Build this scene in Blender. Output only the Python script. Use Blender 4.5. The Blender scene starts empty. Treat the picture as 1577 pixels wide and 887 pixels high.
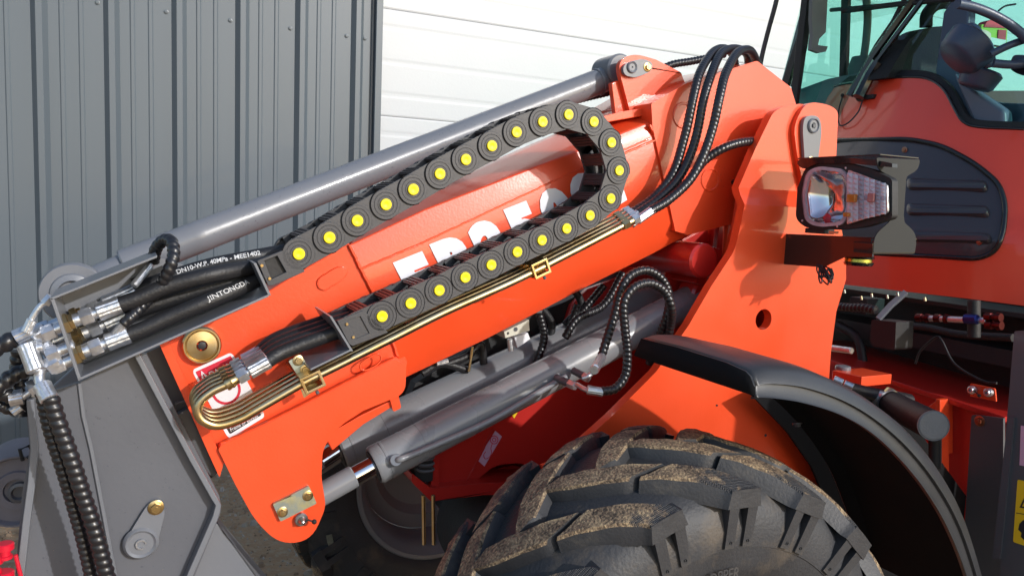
import bpy, bmesh, math, random
from math import sin, cos, pi, radians, sqrt, atan2
from mathutils import Vector, Matrix, noise
from mathutils.geometry import tessellate_polygon
random.seed(7)
S = bpy.context.scene
# ------------------------------------------------------------------ camera
W0, H0, FOC, EYE = 1577.0, 887.0, 1200.0, 1.6
_a, _p, _r = radians(26.5), radians(6.25), radians(2.4)
CF = Vector((sin(_a)*cos(_p), cos(_a)*cos(_p), -sin(_p)))
_r0 = Vector((cos(_a), -sin(_a), 0)); _u0 = _r0.cross(CF)
CR = _r0*cos(_r)+_u0*sin(_r); CU = _u0*cos(_r)-_r0*sin(_r)
CAM = Vector((0, 0, EYE))
cd = bpy.data.cameras.new("camera"); co = bpy.data.objects.new("camera", cd)
S.collection.objects.link(co); S.camera = co
cd.sensor_width = 36; cd.lens = FOC/W0*36; cd.clip_end = 500; cd.clip_start = 0.02
M = Matrix((CR, CU, -CF)).transposed().to_4x4(); M.translation = CAM; co.matrix_world = M
# ------------------------------------------------------------------ light
SUN_DIR = Vector((-0.52, 1.0, -0.48)).normalized()      # the way the light travels
w = bpy.data.worlds.new("World"); S.world = w; w.use_nodes = True
nt = w.node_tree; bg = nt.nodes["Background"]
sky = nt.nodes.new("ShaderNodeTexSky"); sky.sky_type = 'NISHITA'; sky.sun_disc = False
sky.sun_elevation = math.asin(-SUN_DIR.z); sky.sun_rotation = atan2(-SUN_DIR.x, -SUN_DIR.y)
sky.dust_density = 1.0; sky.air_density = 1.0
nt.links.new(sky.outputs[0], bg.inputs[0]); bg.inputs[1].default_value = 0.15
ld = bpy.data.lights.new("sun", 'SUN'); ld.energy = 2.35; ld.angle = radians(1.1); ld.color = (1, .975, .95)
lo = bpy.data.objects.new("sun", ld); S.collection.objects.link(lo)
lo.rotation_euler = SUN_DIR.to_track_quat('-Z', 'Y').to_euler()
S.view_settings.view_transform = 'Standard'; S.view_settings.look = 'None'
S.view_settings.exposure = 0.40; S.view_settings.gamma = 1
S.cycles.max_bounces = 8; S.cycles.transparent_max_bounces = 12
# ------------------------------------------------------------------ picture point -> place on a real plane
def ray(x, y): return CF + CR*((x-W0/2)/FOC) - CU*((y-H0/2)/FOC)
def P(x, y, Y): d = ray(x, y); return CAM + d*(Y/d.y)
def PX(x, y, X): d = ray(x, y); return CAM + d*(X/d.x)
def PZ(x, y, Z): d = ray(x, y); return CAM + d*((Z-EYE)/d.z)
def PP(l, Y): return [P(q[0], q[1], q[2] if len(q) > 2 else Y) for q in l]
def PPX(l, X): return [PX(q[0], q[1], q[2] if len(q) > 2 else X) for q in l]
# ------------------------------------------------------------------ materials
def mat(name, col, rough=.5, metal=0, coat=0, var=.08, vs=6, bump=0, bs=200, col2=None, cs=3, cth=.5, spec=.5, detail=4, rvar=.1, stretch=None):
    m = bpy.data.materials.new(name); m.use_nodes = True; t = m.node_tree; n = t.nodes; L = t.links
    b = n["Principled BSDF"]; b.inputs['Metallic'].default_value = metal
    b.inputs['Coat Weight'].default_value = coat; b.inputs['Coat Roughness'].default_value = .06
    b.inputs['Specular IOR Level'].default_value = spec
    tc = n.new("ShaderNodeTexCoord"); mp = n.new("ShaderNodeMapping"); L.new(tc.outputs['Object'], mp.inputs[0])
    if stretch: mp.inputs['Scale'].default_value = stretch
    nz = n.new("ShaderNodeTexNoise"); nz.inputs['Scale'].default_value = vs; nz.inputs['Detail'].default_value = detail
    L.new(mp.outputs[0], nz.inputs[0])
    mx = n.new("ShaderNodeMix"); mx.data_type = 'RGBA'
    a, c = [max(0, v*(1-var)) for v in col], [min(1, v*(1+var)) for v in col]
    mx.inputs['A'].default_value = (*a, 1); mx.inputs['B'].default_value = (*c, 1)
    L.new(nz.outputs[0], mx.inputs['Factor']); out = mx.outputs['Result']
    if col2:
        n2 = n.new("ShaderNodeTexNoise"); n2.inputs['Scale'].default_value = cs; n2.inputs['Detail'].default_value = 6
        n2.inputs['Roughness'].default_value = .65
        L.new(mp.outputs[0], n2.inputs[0])
        cr = n.new("ShaderNodeValToRGB"); cr.color_ramp.elements[0].position = cth-.07; cr.color_ramp.elements[1].position = cth+.07
        L.new(n2.outputs[0], cr.inputs[0])
        m2 = n.new("ShaderNodeMix"); m2.data_type = 'RGBA'; m2.inputs['B'].default_value = (*col2, 1)
        L.new(out, m2.inputs['A']); L.new(cr.outputs[0], m2.inputs['Factor']); out = m2.outputs['Result']
    L.new(out, b.inputs['Base Color'])
    mr = n.new("ShaderNodeMapRange"); mr.inputs['To Min'].default_value = max(.02, rough-rvar); mr.inputs['To Max'].default_value = min(1, rough+rvar)
    L.new(nz.outputs[0], mr.inputs[0]); L.new(mr.outputs[0], b.inputs['Roughness'])
    if bump:
        n3 = n.new("ShaderNodeTexNoise"); n3.inputs['Scale'].default_value = bs; n3.inputs['Detail'].default_value = 3
        L.new(mp.outputs[0], n3.inputs[0])
        bp = n.new("ShaderNodeBump"); bp.inputs['Strength'].default_value = bump; bp.inputs['Distance'].default_value = .01
        L.new(n3.outputs[0], bp.inputs['Height']); L.new(bp.outputs[0], b.inputs['Normal'])
    return m
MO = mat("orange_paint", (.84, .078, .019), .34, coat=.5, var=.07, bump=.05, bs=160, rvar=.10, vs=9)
MOR = mat("shaded_orange_paint", (.50, .024, .018), .3, coat=.6, var=.04, bump=.02, bs=20, rvar=.05)  # copy of the orange, darkened in colour for parts lying in shade
MOC = mat("cab_red_orange_paint", (.92, .080, .036), .30, coat=.4, var=.04, bump=.02, bs=20, rvar=.05)
MG = mat("grey_paint", (.165, .174, .195), .36, coat=.25, var=.06, bump=.05, bs=60)
MGD = mat("dark_grey_paint", (.085, .088, .098), .42, coat=.15, var=.1, bump=.05, bs=60)
MB_ = mat("black_paint", (.012, .012, .013), .18, coat=.4, var=.1)
MVB = mat("shade_and_joint_black", (.006, .006, .007), .9, var=.3, spec=.2)  # near-black for shade inside the mudguard and for the chain link joints
MBM = mat("matte_black", (.016, .016, .017), .6, var=.2, bump=.1, bs=80)
MHO = mat("hose_rubber", (.014, .014, .016), .5, var=.2, bump=.15, bs=150)
MSP = mat("spiral_guard_plastic", (.013, .013, .016), .33, var=.2, spec=.6)
MCH = mat("carrier_plastic", (.055, .055, .060), .48, var=.15, vs=15, bump=.06, bs=200)
MCR = mat("carrier_bar_plastic", (.035, .026, .028), .4, var=.2)
MY = mat("yellow_pin_plastic", (.92, .74, 0), .45, var=.02)
MZ = mat("zinc_plate", (.66, .68, .72), .36, metal=.9, var=.25, vs=60, bump=.15, bs=90)
MZY = mat("yellow_zinc", (.58, .42, .19), .30, metal=1, var=.2, vs=25, col2=(.62, .50, .30), cs=12, rvar=.08)
MPL = mat("zinc_plate_dull", (.52, .48, .28), .45, metal=.7, var=.2, vs=60, col2=(.36, .40, .36), cs=25)
MCM = mat("chrome", (.85, .85, .87), .07, metal=1, var=.02, rvar=.02)
MW = mat("white_print", (.80, .80, .84), .5, var=.02)
MWB = mat("cream_block", (.62, .60, .50), .45, var=.06)
MRS = mat("red_print", (.65, .02, .05), .5, var=.02)
MPK = mat("pink_print", (.62, .38, .52), .5, var=.03)
MBK = mat("black_print", (.02, .02, .025), .5, var=.02)
MYS = mat("yellow_sticker", (.88, .60, .02), .45, var=.02)
MFE = mat("fender_plastic", (.034, .035, .038), .36, var=.3, vs=9, bump=.07, bs=420, rvar=.10)
MCY = mat("cylinder_grey_paint", (.235, .240, .250), .27, coat=.3, var=.05, bump=.02, bs=60)
MGP = mat("speckled_grey_paint", (.112, .118, .136), .38, coat=.2, var=.12, vs=4, bump=.05, bs=60, col2=(.27, .28, .30), cs=55, cth=.76)
MTY = mat("tyre_rubber", (.034, .035, .039), .55, var=.3, vs=14, bump=.12, bs=160, col2=(.085, .076, .066), cs=7, cth=.60)
MTC = mat("dusty_tyre_casing", (.032, .033, .037), .58, var=.35, vs=11, bump=.16, bs=140, col2=(.085, .070, .056), cs=6.5, cth=.61)
MRM = mat("rim_paint", (.20, .20, .21), .4, var=.12, vs=5)
MWALL = mat("steel_cladding_paint", (.098, .120, .140), .42, var=.10, vs=3, stretch=(1, 1, .12), coat=.1, bump=.02, bs=8, rvar=.06)
MDOOR = mat("white_door_paint", (.54, .555, .57), .45, var=.015, vs=2, bump=.05, bs=60)
MRED = mat("bright_red_paint", (.6, .008, .03), .4, var=.05)
MTXT = mat("hose_print", (.6, .6, .6), .6, var=.1)
def glass(name, tint, rough=.02, refl=1.0):
    m = bpy.data.materials.new(name); m.use_nodes = True; t = m.node_tree; n = t.nodes; L = t.links
    n.remove(n["Principled BSDF"]); o = n["Material Output"]
    tr = n.new("ShaderNodeBsdfTransparent"); tr.inputs[0].default_value = (*tint, 1)
    gl = n.new("ShaderNodeBsdfGlossy"); gl.inputs['Roughness'].default_value = rough
    gl.inputs[0].default_value = (refl, refl, refl, 1)
    lw = n.new("ShaderNodeLayerWeight"); pw_ = n.new("ShaderNodeMath"); pw_.operation = 'POWER'; pw_.inputs[1].default_value = 5; L.new(lw.outputs['Facing'], pw_.inputs[0])
    fr = n.new("ShaderNodeMath"); fr.operation = 'MULTIPLY_ADD'; fr.inputs[1].default_value = .95; fr.inputs[2].default_value = .045; L.new(pw_.outputs[0], fr.inputs[0])
    mx = n.new("ShaderNodeMixShader"); L.new(fr.outputs[0], mx.inputs[0]); L.new(tr.outputs[0], mx.inputs[1]); L.new(gl.outputs[0], mx.inputs[2])
    L.new(mx.outputs[0], o.inputs[0]); return m
MGLS = glass("tinted_windscreen_glass", (.64, .89, .85))
MLENS = glass("clear_lens", (.93, .93, .95))
MDROP = glass('water', (.80, .80, .82), .02)
# muddy tread
def mud_mat():
    m = mat("muddy_tread_rubber", (.042, .043, .048), .62, var=.3, vs=20, bump=.3, bs=120)
    t = m.node_tree; n = t.nodes; L = t.links; b = n["Principled BSDF"]
    src = b.inputs['Base Color'].links[0].from_socket
    tc = n["Texture Coordinate"] if "Texture Coordinate" in n else n.new("ShaderNodeTexCoord")
    n1 = n.new("ShaderNodeTexNoise"); n1.inputs['Scale'].default_value = 11; n1.inputs['Detail'].default_value = 8; n1.inputs['Roughness'].default_value = .7
    L.new(tc.outputs['Object'], n1.inputs[0])
    oi = n.new("ShaderNodeObjectInfo"); rnd = n.new("ShaderNodeMath"); rnd.operation = 'MULTIPLY'; rnd.inputs[1].default_value = 40; L.new(oi.outputs['Random'], rnd.inputs[0])
    n1.noise_dimensions = '4D'; L.new(rnd.outputs[0], n1.inputs['W'])
    sx = n.new("ShaderNodeSeparateXYZ"); L.new(tc.outputs['Object'], sx.inputs[0])
    ad = n.new("ShaderNodeMath"); ad.operation = 'MULTIPLY_ADD'; ad.inputs[1].default_value = -.9; L.new(sx.outputs[0], ad.inputs[0]); L.new(n1.outputs[0], ad.inputs[2])
    cr = n.new("ShaderNodeValToRGB"); cr.color_ramp.elements[0].position = .50; cr.color_ramp.elements[1].position = .57
    L.new(ad.outputs[0], cr.inputs[0])
    n2 = n.new("ShaderNodeTexNoise"); n2.inputs['Scale'].default_value = 190; n2.inputs['Detail'].default_value = 4; L.new(tc.outputs['Object'], n2.inputs[0])
    c2 = n.new("ShaderNodeValToRGB"); e = c2.color_ramp.elements; e[0].position = .36; e[0].color = (.045, .034, .026, 1); e[1].position = .66; e[1].color = (.46, .34, .20, 1)
    x = c2.color_ramp.elements.new(.5); x.color = (.19, .135, .088, 1)
    n4 = n.new("ShaderNodeTexNoise"); n4.inputs['Scale'].default_value = 28; n4.inputs['Detail'].default_value = 5; L.new(tc.outputs['Object'], n4.inputs[0])
    ms = n.new("ShaderNodeMix"); ms.data_type = 'FLOAT'; ms.inputs[0].default_value = .42; L.new(n2.outputs[0], ms.inputs[2]); L.new(n4.outputs[0], ms.inputs[3])
    L.new(ms.outputs[0], c2.inputs[0])
    mx = n.new("ShaderNodeMix"); mx.data_type = 'RGBA'; L.new(cr.outputs[0], mx.inputs['Factor']); L.new(src, mx.inputs['A']); L.new(c2.outputs[0], mx.inputs['B'])
    L.new(mx.outputs['Result'], b.inputs['Base Color'])
    # woven mould texture on clean rubber and grains in the mud
    wv = n.new("ShaderNodeTexVoronoi"); wv.inputs['Scale'].default_value = 330; wv.inputs['Randomness'].default_value = .1; L.new(tc.outputs['Object'], wv.inputs[0])
    mb = n.new("ShaderNodeMix"); mb.data_type = 'FLOAT'; L.new(cr.outputs[0], mb.inputs[0]); L.new(wv.outputs[0], mb.inputs[2]); L.new(n2.outputs[0], mb.inputs[3])
    bp = n.new("ShaderNodeBump"); bp.inputs['Strength'].default_value = .8; bp.inputs['Distance'].default_value = .006
    L.new(mb.outputs[0], bp.inputs['Height']); L.new(bp.outputs[0], b.inputs['Normal'])
    r2 = n.new("ShaderNodeMix"); r2.data_type = 'FLOAT'; r2.inputs[2].default_value = .55; r2.inputs[3].default_value = .95
    L.new(cr.outputs[0], r2.inputs[0]); L.new(r2.outputs[0], b.inputs['Roughness'])
    return m
MMUD = mud_mat()
# ------------------------------------------------------------------ mesh tools
class B:
    def __init__(s): s.v = []; s.f = []; s.mi = []
    def add(s, vs, fs, mi=0):
        o = len(s.v); s.v += [Vector(v) for v in vs]; s.f += [tuple(i+o for i in f) for f in fs]; s.mi += [mi]*len(fs); return s
    def box(s, a, b, mi=0):
        a, b = Vector(a), Vector(b)
        vs = [(x, y, z) for z in (a.z, b.z) for y in (a.y, b.y) for x in (a.x, b.x)]
        return s.add(vs, [(0, 2, 3, 1), (4, 5, 7, 6), (0, 1, 5, 4), (2, 6, 7, 3), (0, 4, 6, 2), (1, 3, 7, 5)], mi)
    def obox(s, o, ex, ey, ez, mi=0):      # box with its centre at o and half-axis vectors
        vs = [o+ex*i+ey*j+ez*k for k in (-1, 1) for j in (-1, 1) for i in (-1, 1)]
        return s.add(vs, [(0, 2, 3, 1), (4, 5, 7, 6), (0, 1, 5, 4), (2, 6, 7, 3), (0, 4, 6, 2), (1, 3, 7, 5)], mi)
    def prism(s, loop, vec, holes=(), mi=0):
        vec = Vector(vec); loops = [[Vector(p) for p in loop]]+[[Vector(p) for p in h] for h in holes]
        allp = [p for l in loops for p in l]; n = len(allp)
        tri = tessellate_polygon(loops); fs = [tuple(t) for t in tri]+[tuple(i+n for i in reversed(t)) for t in tri]
        o = 0
        for l in loops:
            k = len(l); fs += [(o+i, o+(i+1) % k, o+(i+1) % k+n, o+i+n) for i in range(k)]; o += k
        return s.add(allp+[p+vec for p in allp], fs, mi)
    def tube(s, pts, r, seg=12, cap=True, mi=0):
        pts = [Vector(p) for p in pts]; n = len(pts); up = None; o = len(s.v); rings = []
        for i, p in enumerate(pts):
            t = (pts[min(i+1, n-1)]-pts[max(i-1, 0)]).normalized()
            if up is None:
                up = Vector((0, 0, 1)) if abs(t.z) < .9 else Vector((1, 0, 0))
            up = (up-t*up.dot(t)).normalized(); sd = t.cross(up)
            rr = r(i, n) if callable(r) else r
            for k in range(seg):
                a = 2*pi*k/seg; q = rr(a) if callable(rr) else rr
                s.v.append(p+(up*cos(a)+sd*sin(a))*q)
        for i in range(n-1):
            for k in range(seg):
                s.f.append((o+i*seg+k, o+i*seg+(k+1) % seg, o+(i+1)*seg+(k+1) % seg, o+(i+1)*seg+k)); s.mi.append(mi)
        if cap:
            s.f.append(tuple(o+k for k in reversed(range(seg)))); s.f.append(tuple(o+(n-1)*seg+k for k in range(seg))); s.mi += [mi, mi]
        return s
    def lathe(s, o, ax, prof, seg=24, mi=0, a0=0, a1=2*pi, ref=None):
        o, ax = Vector(o), Vector(ax).normalized(); e = Vector(ref) if ref else (Vector((0, 0, 1)) if abs(ax.z) < .9 else Vector((1, 0, 0)))
        e = (e-ax*e.dot(ax)).normalized(); g = ax.cross(e); full = abs(a1-a0-2*pi) < 1e-6; m = seg if full else seg+1
        b = len(s.v)
        for d, r in prof:
            for k in range(m):
                a = a0+(a1-a0)*k/seg; s.v.append(o+ax*d+(e*cos(a)+g*sin(a))*max(r, 1e-5))
        for i in range(len(prof)-1):
            for k in range(seg):
                k2 = (k+1) % m
                s.f.append((b+i*m+k, b+i*m+k2, b+(i+1)*m+k2, b+(i+1)*m+k)); s.mi.append(mi)
        return s
    def cyl(s, a, b_, r, r2=None, seg=20, mi=0, ch=None):
        a, b_ = Vector(a), Vector(b_); L = (b_-a).length; r2 = r if r2 is None else r2; c = min(r, r2)*.12 if ch is None else ch
        return s.lathe(a, b_-a, [(0, 0), (0, r-c), (c, r), (L-c, r2), (L, r2-c), (L, 0)], seg, mi)
    def hexn(s, a, b_, r, mi=0, rot=.3):
        a, b_ = Vector(a), Vector(b_); ax = (b_-a).normalized(); L = (b_-a).length
        e = Vector((0, 0, 1)) if abs(ax.z) < .9 else Vector((1, 0, 0)); e = (e-ax*e.dot(ax)).normalized()
        q = Matrix.Rotation(rot, 3, ax) @ e
        return s.lathe(a, ax, [(0, 0), (0, r*.93), (L*.12, r), (L*.88, r), (L, r*.93), (L, 0)], 6, mi, ref=q)
    def sphere(s, c, r, seg=12, mi=0):
        return s.lathe(Vector(c)-Vector((0, 0, r)), (0, 0, 1), [(r-r*cos(pi*i/8), r*sin(pi*i/8)) for i in range(9)], seg, mi)
    def build(s, name, m, parent=None, smooth=35, bevel=0, bseg=2, warp=None):
        me = bpy.data.meshes.new(name); me.from_pydata(s.v if not warp else [warp(v) for v in s.v], [], s.f)
        for x in (m if isinstance(m, (list, tuple)) else [m]): me.materials.append(x)
        if any(s.mi):
            for p, i in zip(me.polygons, s.mi): p.material_index = i
        bm = bmesh.new(); bm.from_mesh(me); bmesh.ops.recalc_face_normals(bm, faces=bm.faces); bm.to_mesh(me); bm.free()
        o = bpy.data.objects.new(name, me); S.collection.objects.link(o)
        if parent: o.parent = parent
        if smooth:
            for p in me.polygons: p.use_smooth = True
            me.set_sharp_from_angle(angle=radians(smooth))
        if bevel:
            md = o.modifiers.new("bevel", 'BEVEL'); md.width = bevel; md.segments = bseg; md.limit_method = 'ANGLE'; md.angle_limit = radians(40)
            md.harden_normals = True
        return o
def fil(l, n=6):
    """(x, y, radius) corners -> rounded outline"""
    out = []; k = len(l)
    for i, q in enumerate(l):
        r = q[2] if len(q) > 2 else 0
        if not r: out.append((q[0], q[1])); continue
        p = Vector(q[:2]); a = Vector(l[i-1][:2])-p; b = Vector(l[(i+1) % k][:2])-p
        ra, rb = min(r, a.length*.49), min(r, b.length*.49); A, Bv = p+a.normalized()*ra, p+b.normalized()*rb
        for j in range(n+1):
            t = j/n; v = A*(1-t)**2+p*2*t*(1-t)+Bv*t*t; out.append((v.x, v.y))
    return out
def crv(pts, n=8):
    pts = [Vector(p) for p in pts]; out = []
    e = [pts[0]*2-pts[1]]+pts+[pts[-1]*2-pts[-2]]
    for i in range(1, len(e)-2):
        p0, p1, p2, p3 = e[i-1:i+3]
        for j in range(n):
            t = j/n; out.append(.5*((2*p1)+(p2-p0)*t+(2*p0-5*p1+4*p2-p3)*t*t+(3*p1-p0-3*p2+p3)*t**3))
    out.append(pts[-1]); return out
def resample(pts, step):
    out = [pts[0]]; acc = 0
    for a, b in zip(pts, pts[1:]):
        L = (b-a).length; t = step-acc
        while t <= L: out.append(a+(b-a)*(t/L)); t += step
        acc = (acc+L) % step if L else acc
    out.append(pts[-1]); return out
def circ(c, r, n=24, ax='y'):
    c = Vector(c)
    return [c+(Vector((cos(2*pi*k/n)*r, 0, sin(2*pi*k/n)*r)) if ax == 'y' else Vector((0, cos(2*pi*k/n)*r, sin(2*pi*k/n)*r))) for k in range(n)]
def plate(name, l, Y, th, m, parent, holes=(), bevel=.003, warp=None, smooth=35):
    lp = PP(fil(l), Y); hs = [circ(P(h[0], h[1], Y), h[2]) if len(h) == 3 else PP(fil(h), Y) for h in holes]
    b = B().prism(lp, (0, th, 0), hs); return b.build(name, m, parent, bevel=bevel, warp=warp, smooth=smooth)
def plateX(name, l, X, th, m, parent, bevel=.003, warp=None):
    return B().prism(PPX(fil(l), X), (th, 0, 0)).build(name, m, parent, bevel=bevel, warp=warp)
def sliced(name, loop, vec, m, parent, cuts, warp, bevel=.004, holes=()):
    """prism cut by planes [(co, no)...] so that warp() can bend it"""
    b = B().prism(loop, vec, holes); me = bpy.data.meshes.new(name); me.from_pydata(b.v, [], b.f)
    bm = bmesh.new(); bm.from_mesh(me)
    bmesh.ops.recalc_face_normals(bm, faces=bm.faces)
    bmesh.ops.dissolve_limit(bm, angle_limit=.01, verts=bm.verts, edges=bm.edges)
    bmesh.ops.triangulate(bm, faces=[f for f in bm.faces if len(f.verts) > 4])
    for c_, n_ in cuts:
        bmesh.ops.bisect_plane(bm, geom=bm.verts[:]+bm.edges[:]+bm.faces[:], plane_co=c_, plane_no=n_, dist=1e-5)
    for v in bm.verts: v.co = warp(v.co)
    bm.to_mesh(me); bm.free(); me.materials.append(m)
    for p in me.polygons: p.use_smooth = True
    me.set_sharp_from_angle(angle=radians(30))
    o = bpy.data.objects.new(name, me); S.collection.objects.link(o); o.parent = parent
    if bevel:
        md = o.modifiers.new("bevel", 'BEVEL'); md.width = bevel; md.segments = 2; md.limit_method = 'ANGLE'; md.angle_limit = radians(50); md.harden_normals = True
    return o
def empty(name, loc=(0, 0, 0), parent=None):
    o = bpy.data.objects.new(name, None); S.collection.objects.link(o); o.location = loc; o.empty_display_size = .1
    if parent: o.parent = parent
    return o
def tag(o, label=None, cat=None, group=None, kind=None):
    if label: o['label'] = label
    if cat: o['category'] = cat
    if group: o['group'] = group
    if kind: o['kind'] = kind
    return o
NY = Vector((0, -1, 0)); NX = Vector((-1, 0, 0))
def bolt(c, ax, r, parent, m=None, name='bolt', wash=True, h=None):
    c = Vector(c); ax = Vector(ax).normalized(); h = h or r*.8; b = B()
    if wash: b.lathe(c, ax, [(-.002, 0), (-.002, r*1.5), (r*.15, r*1.5), (r*.2, r*1.4), (r*.2, 0)], 20)
    b.hexn(c+ax*r*.15, c+ax*(h+r*.15), r, rot=random.random()); b.cyl(c+ax*h, c+ax*(h+r*.25), r*.45, seg=10)
    return b.build(name, m or MZY, parent)
def spiral(name, pts, r, parent, m=None, bead=None, seg=14, n=10, amp=.22):
    """corrugated spiral guard over a hose"""
    bead = bead or r*1.05; st = bead/6; p = resample(crv(pts, n), st)
    for i in range(len(p)):
        p[i] = p[i]+Vector((noise.noise(p[i]*9), noise.noise(p[i]*9+Vector((5, 0, 0))), noise.noise(p[i]*9+Vector((0, 5, 0)))))*r*.12
    def rad(i, nn):
        s_ = i*st
        return lambda a: r*(1.02-amp+amp*abs(sin(pi*s_/bead+a*.5))**.75)
    return B().tube(p, rad, seg).build(name, m or MSP, parent, smooth=60)
def hose(name, pts, r, parent, m=None, seg=16, n=8):
    return B().tube(crv(pts, n), r, seg).build(name, m or MHO, parent, smooth=60)
def ferrule(a, b_, r, parent, name='ferrule', m=None, crimps=8):
    """crimped sleeve: fluted cylinder"""
    a, b_ = Vector(a), Vector(b_); pts = [a+(b_-a)*t for t in (0, .04, .1, .3, .6, .9, .96, 1)]
    rs = [.88, 1, 1, .97, .97, 1, 1, .88]
    def rad(i, n): return lambda an: r*rs[i]*(1-.07*(sin(an*crimps) > .2))
    return B().tube(pts, rad, crimps*4).build(name, m or MZ, parent, smooth=25)
def text_mesh(txt, size=1, bold=0, xs=1):
    c = bpy.data.curves.new("t", 'FONT'); c.body = txt; c.size = size; c.offset = bold; c.resolution_u = 4
    o = bpy.data.objects.new("t", c); S.collection.objects.link(o); dg = bpy.context.evaluated_depsgraph_get()
    me = bpy.data.meshes.new_from_object(o.evaluated_get(dg)); bpy.data.objects.remove(o)
    for v in me.vertices: v.co.x *= xs
    return me
def text(txt, o, ex, ey, size, m, parent, name='lettering', bold=0, xs=1, thick=.0008, split=False):
    me = text_mesh(txt, size, bold, xs); ex, ey = Vector(ex).normalized(), Vector(ey).normalized(); nz = ex.cross(ey).normalized()
    vs = [Vector(o)+ex*v.co.x+ey*v.co.y for v in me.vertices]; fs = [tuple(p.vertices) for p in me.polygons]; n = len(vs)
    b = B(); b.add([v+nz*thick for v in vs], fs)
    return b.build(name, m, parent, smooth=0)
def text_on_tube(txt, path, r, s0, size, ang, m, parent, xs=1, bold=0, name='hose_print'):
    me = text_mesh(txt, size, bold, xs); p = resample(crv(path, 8), .004); vs = []
    for v in me.vertices:
        s_ = (s0+v.co.x)/.004; i = max(0, min(len(p)-2, int(s_))); t = (p[i+1]-p[i]); q = p[i]+t*(s_-i); t = t.normalized()
        toward = (CAM-q); toward = (toward-t*toward.dot(t)).normalized(); sd = t.cross(toward)*-1
        if sd.z < 0: sd = -sd
        a = ang+v.co.y/r; vs.append(q+(toward*cos(a)+sd*sin(a))*(r+.0006))
    b = B(); b.add(vs, [tuple(f.vertices) for f in me.polygons]); return b.build(name, m, parent, smooth=0)

# =================================================================== SETTING
gnd = B().add([(-60, -30, 0), (80, -30, 0), (80, 120, 0), (-60, 120, 0)], [(0, 1, 2, 3)]).build(
    "ground", mat("packed_gravel_soil", (.36, .23, .13), .95, var=.35, vs=9, bump=.9, bs=60, col2=(.38, .30, .20), cs=25, cth=.56, detail=8), smooth=0)
tag(gnd, kind='structure')
st = B(); rr = random.Random(3)
for i in range(14000):
    x, y = rr.uniform(-1.6, 3.4), rr.uniform(1.2, 5.1); r = rr.uniform(.003, .009) if rr.random() < .93 else rr.uniform(.010, .022)
    R = Matrix.Rotation(rr.uniform(0, 6.3), 3, 'Z'); vs = []
    for v in ((1, 0, 0), (.3, .9, 0), (-.8, .6, 0), (-.8, -.6, 0), (.3, -.9, 0)):
        vs.append(Vector((x, y, 0))+R @ Vector((v[0]*r*rr.uniform(.7, 1.3), v[1]*r*rr.uniform(.6, 1.1), 0)))
    top = [a*1.0 for a in vs]; top = [Vector((x, y, 0))+(a-Vector((x, y, 0)))*rr.uniform(.4, .8)+Vector((0, 0, r*rr.uniform(.5, .9))) for a in vs]
    mi = rr.choice((0, 0, 0, 1, 1, 2)); st.add(vs+top, [(5, 6, 7, 8, 9)]+[(k, (k+1) % 5, 5+(k+1) % 5, 5+k) for k in range(5)], mi)
tag(st.build("gravel_stones", [mat("brown_stone", (.28, .19, .12), .85, var=.5, vs=3), mat("grey_stone", (.34, .29, .23), .8, var=.4, vs=3), mat("pale_stone", (.42, .36, .30), .75, var=.3, vs=3)], smooth=20),
    'loose brown and grey gravel stones strewn over the soil', 'gravel', kind='stuff')
# corrugated steel wall
WY, PIT = 5.128, .3545
clad = empty("clad_wall", (0, WY, 0)); tag(clad, 'grey ribbed steel cladding wall at the left behind the loader', 'wall')
def inv(o, p): return o
RIB0 = -.455
prof = [(0, 0), (.025, -.036), (.054, -.036), (.078, 0), (.126, 0), (.132, -.005), (.147, -.005), (.153, 0), (.215, 0), (.221, -.005), (.236, -.005), (.242, 0), (.300, 0)]
prof = [(x*PIT/.333, y) for x, y in prof]
for k in range(-9, 6):
    x0 = RIB0+k*PIT; x1 = x0+PIT if k < 5 else 1.505; pts = [(x0+x, y) for x, y in prof if x0+x < x1]+[(x1, 0)]
    vs = []; fs = []
    for (x, y) in pts: vs += [(x, y, .02), (x, y, 4.6)]
    for i in range(len(pts)-1): fs.append((2*i, 2*i+2, 2*i+3, 2*i+1))
    n0 = len(vs); vs2 = [(a, b+.0012, c) for a, b, c in vs]
    b = B(); b.add(vs, fs); o = b.build("wall_panel", MWALL, clad, smooth=0); o.location = (0, 0, 0)
    if k >= -1:
        sx = x0-.028
        bolt((sx, WY-WY-.001, 2.62+.045*((k % 2))*0), NY, .009, clad, MWALL, 'wall_screw', h=.006)
bolt((1.41, -.001, 2.62), NY, .009, clad, MWALL, 'wall_screw', h=.006)
for i, x_ in enumerate(()): pass
trim = B().box((1.470, -.052, .02), (1.515, .06, 4.6)); trim.box((1.452, -.014, .02), (1.469, .06, 4.6))
trim.build("corner_trim", MWALL, clad, bevel=.004)
B().box((-3.8, -.03, 0), (1.5, .05, .03)).build("base_flashing", MWALL, clad, bevel=.003)
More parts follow.
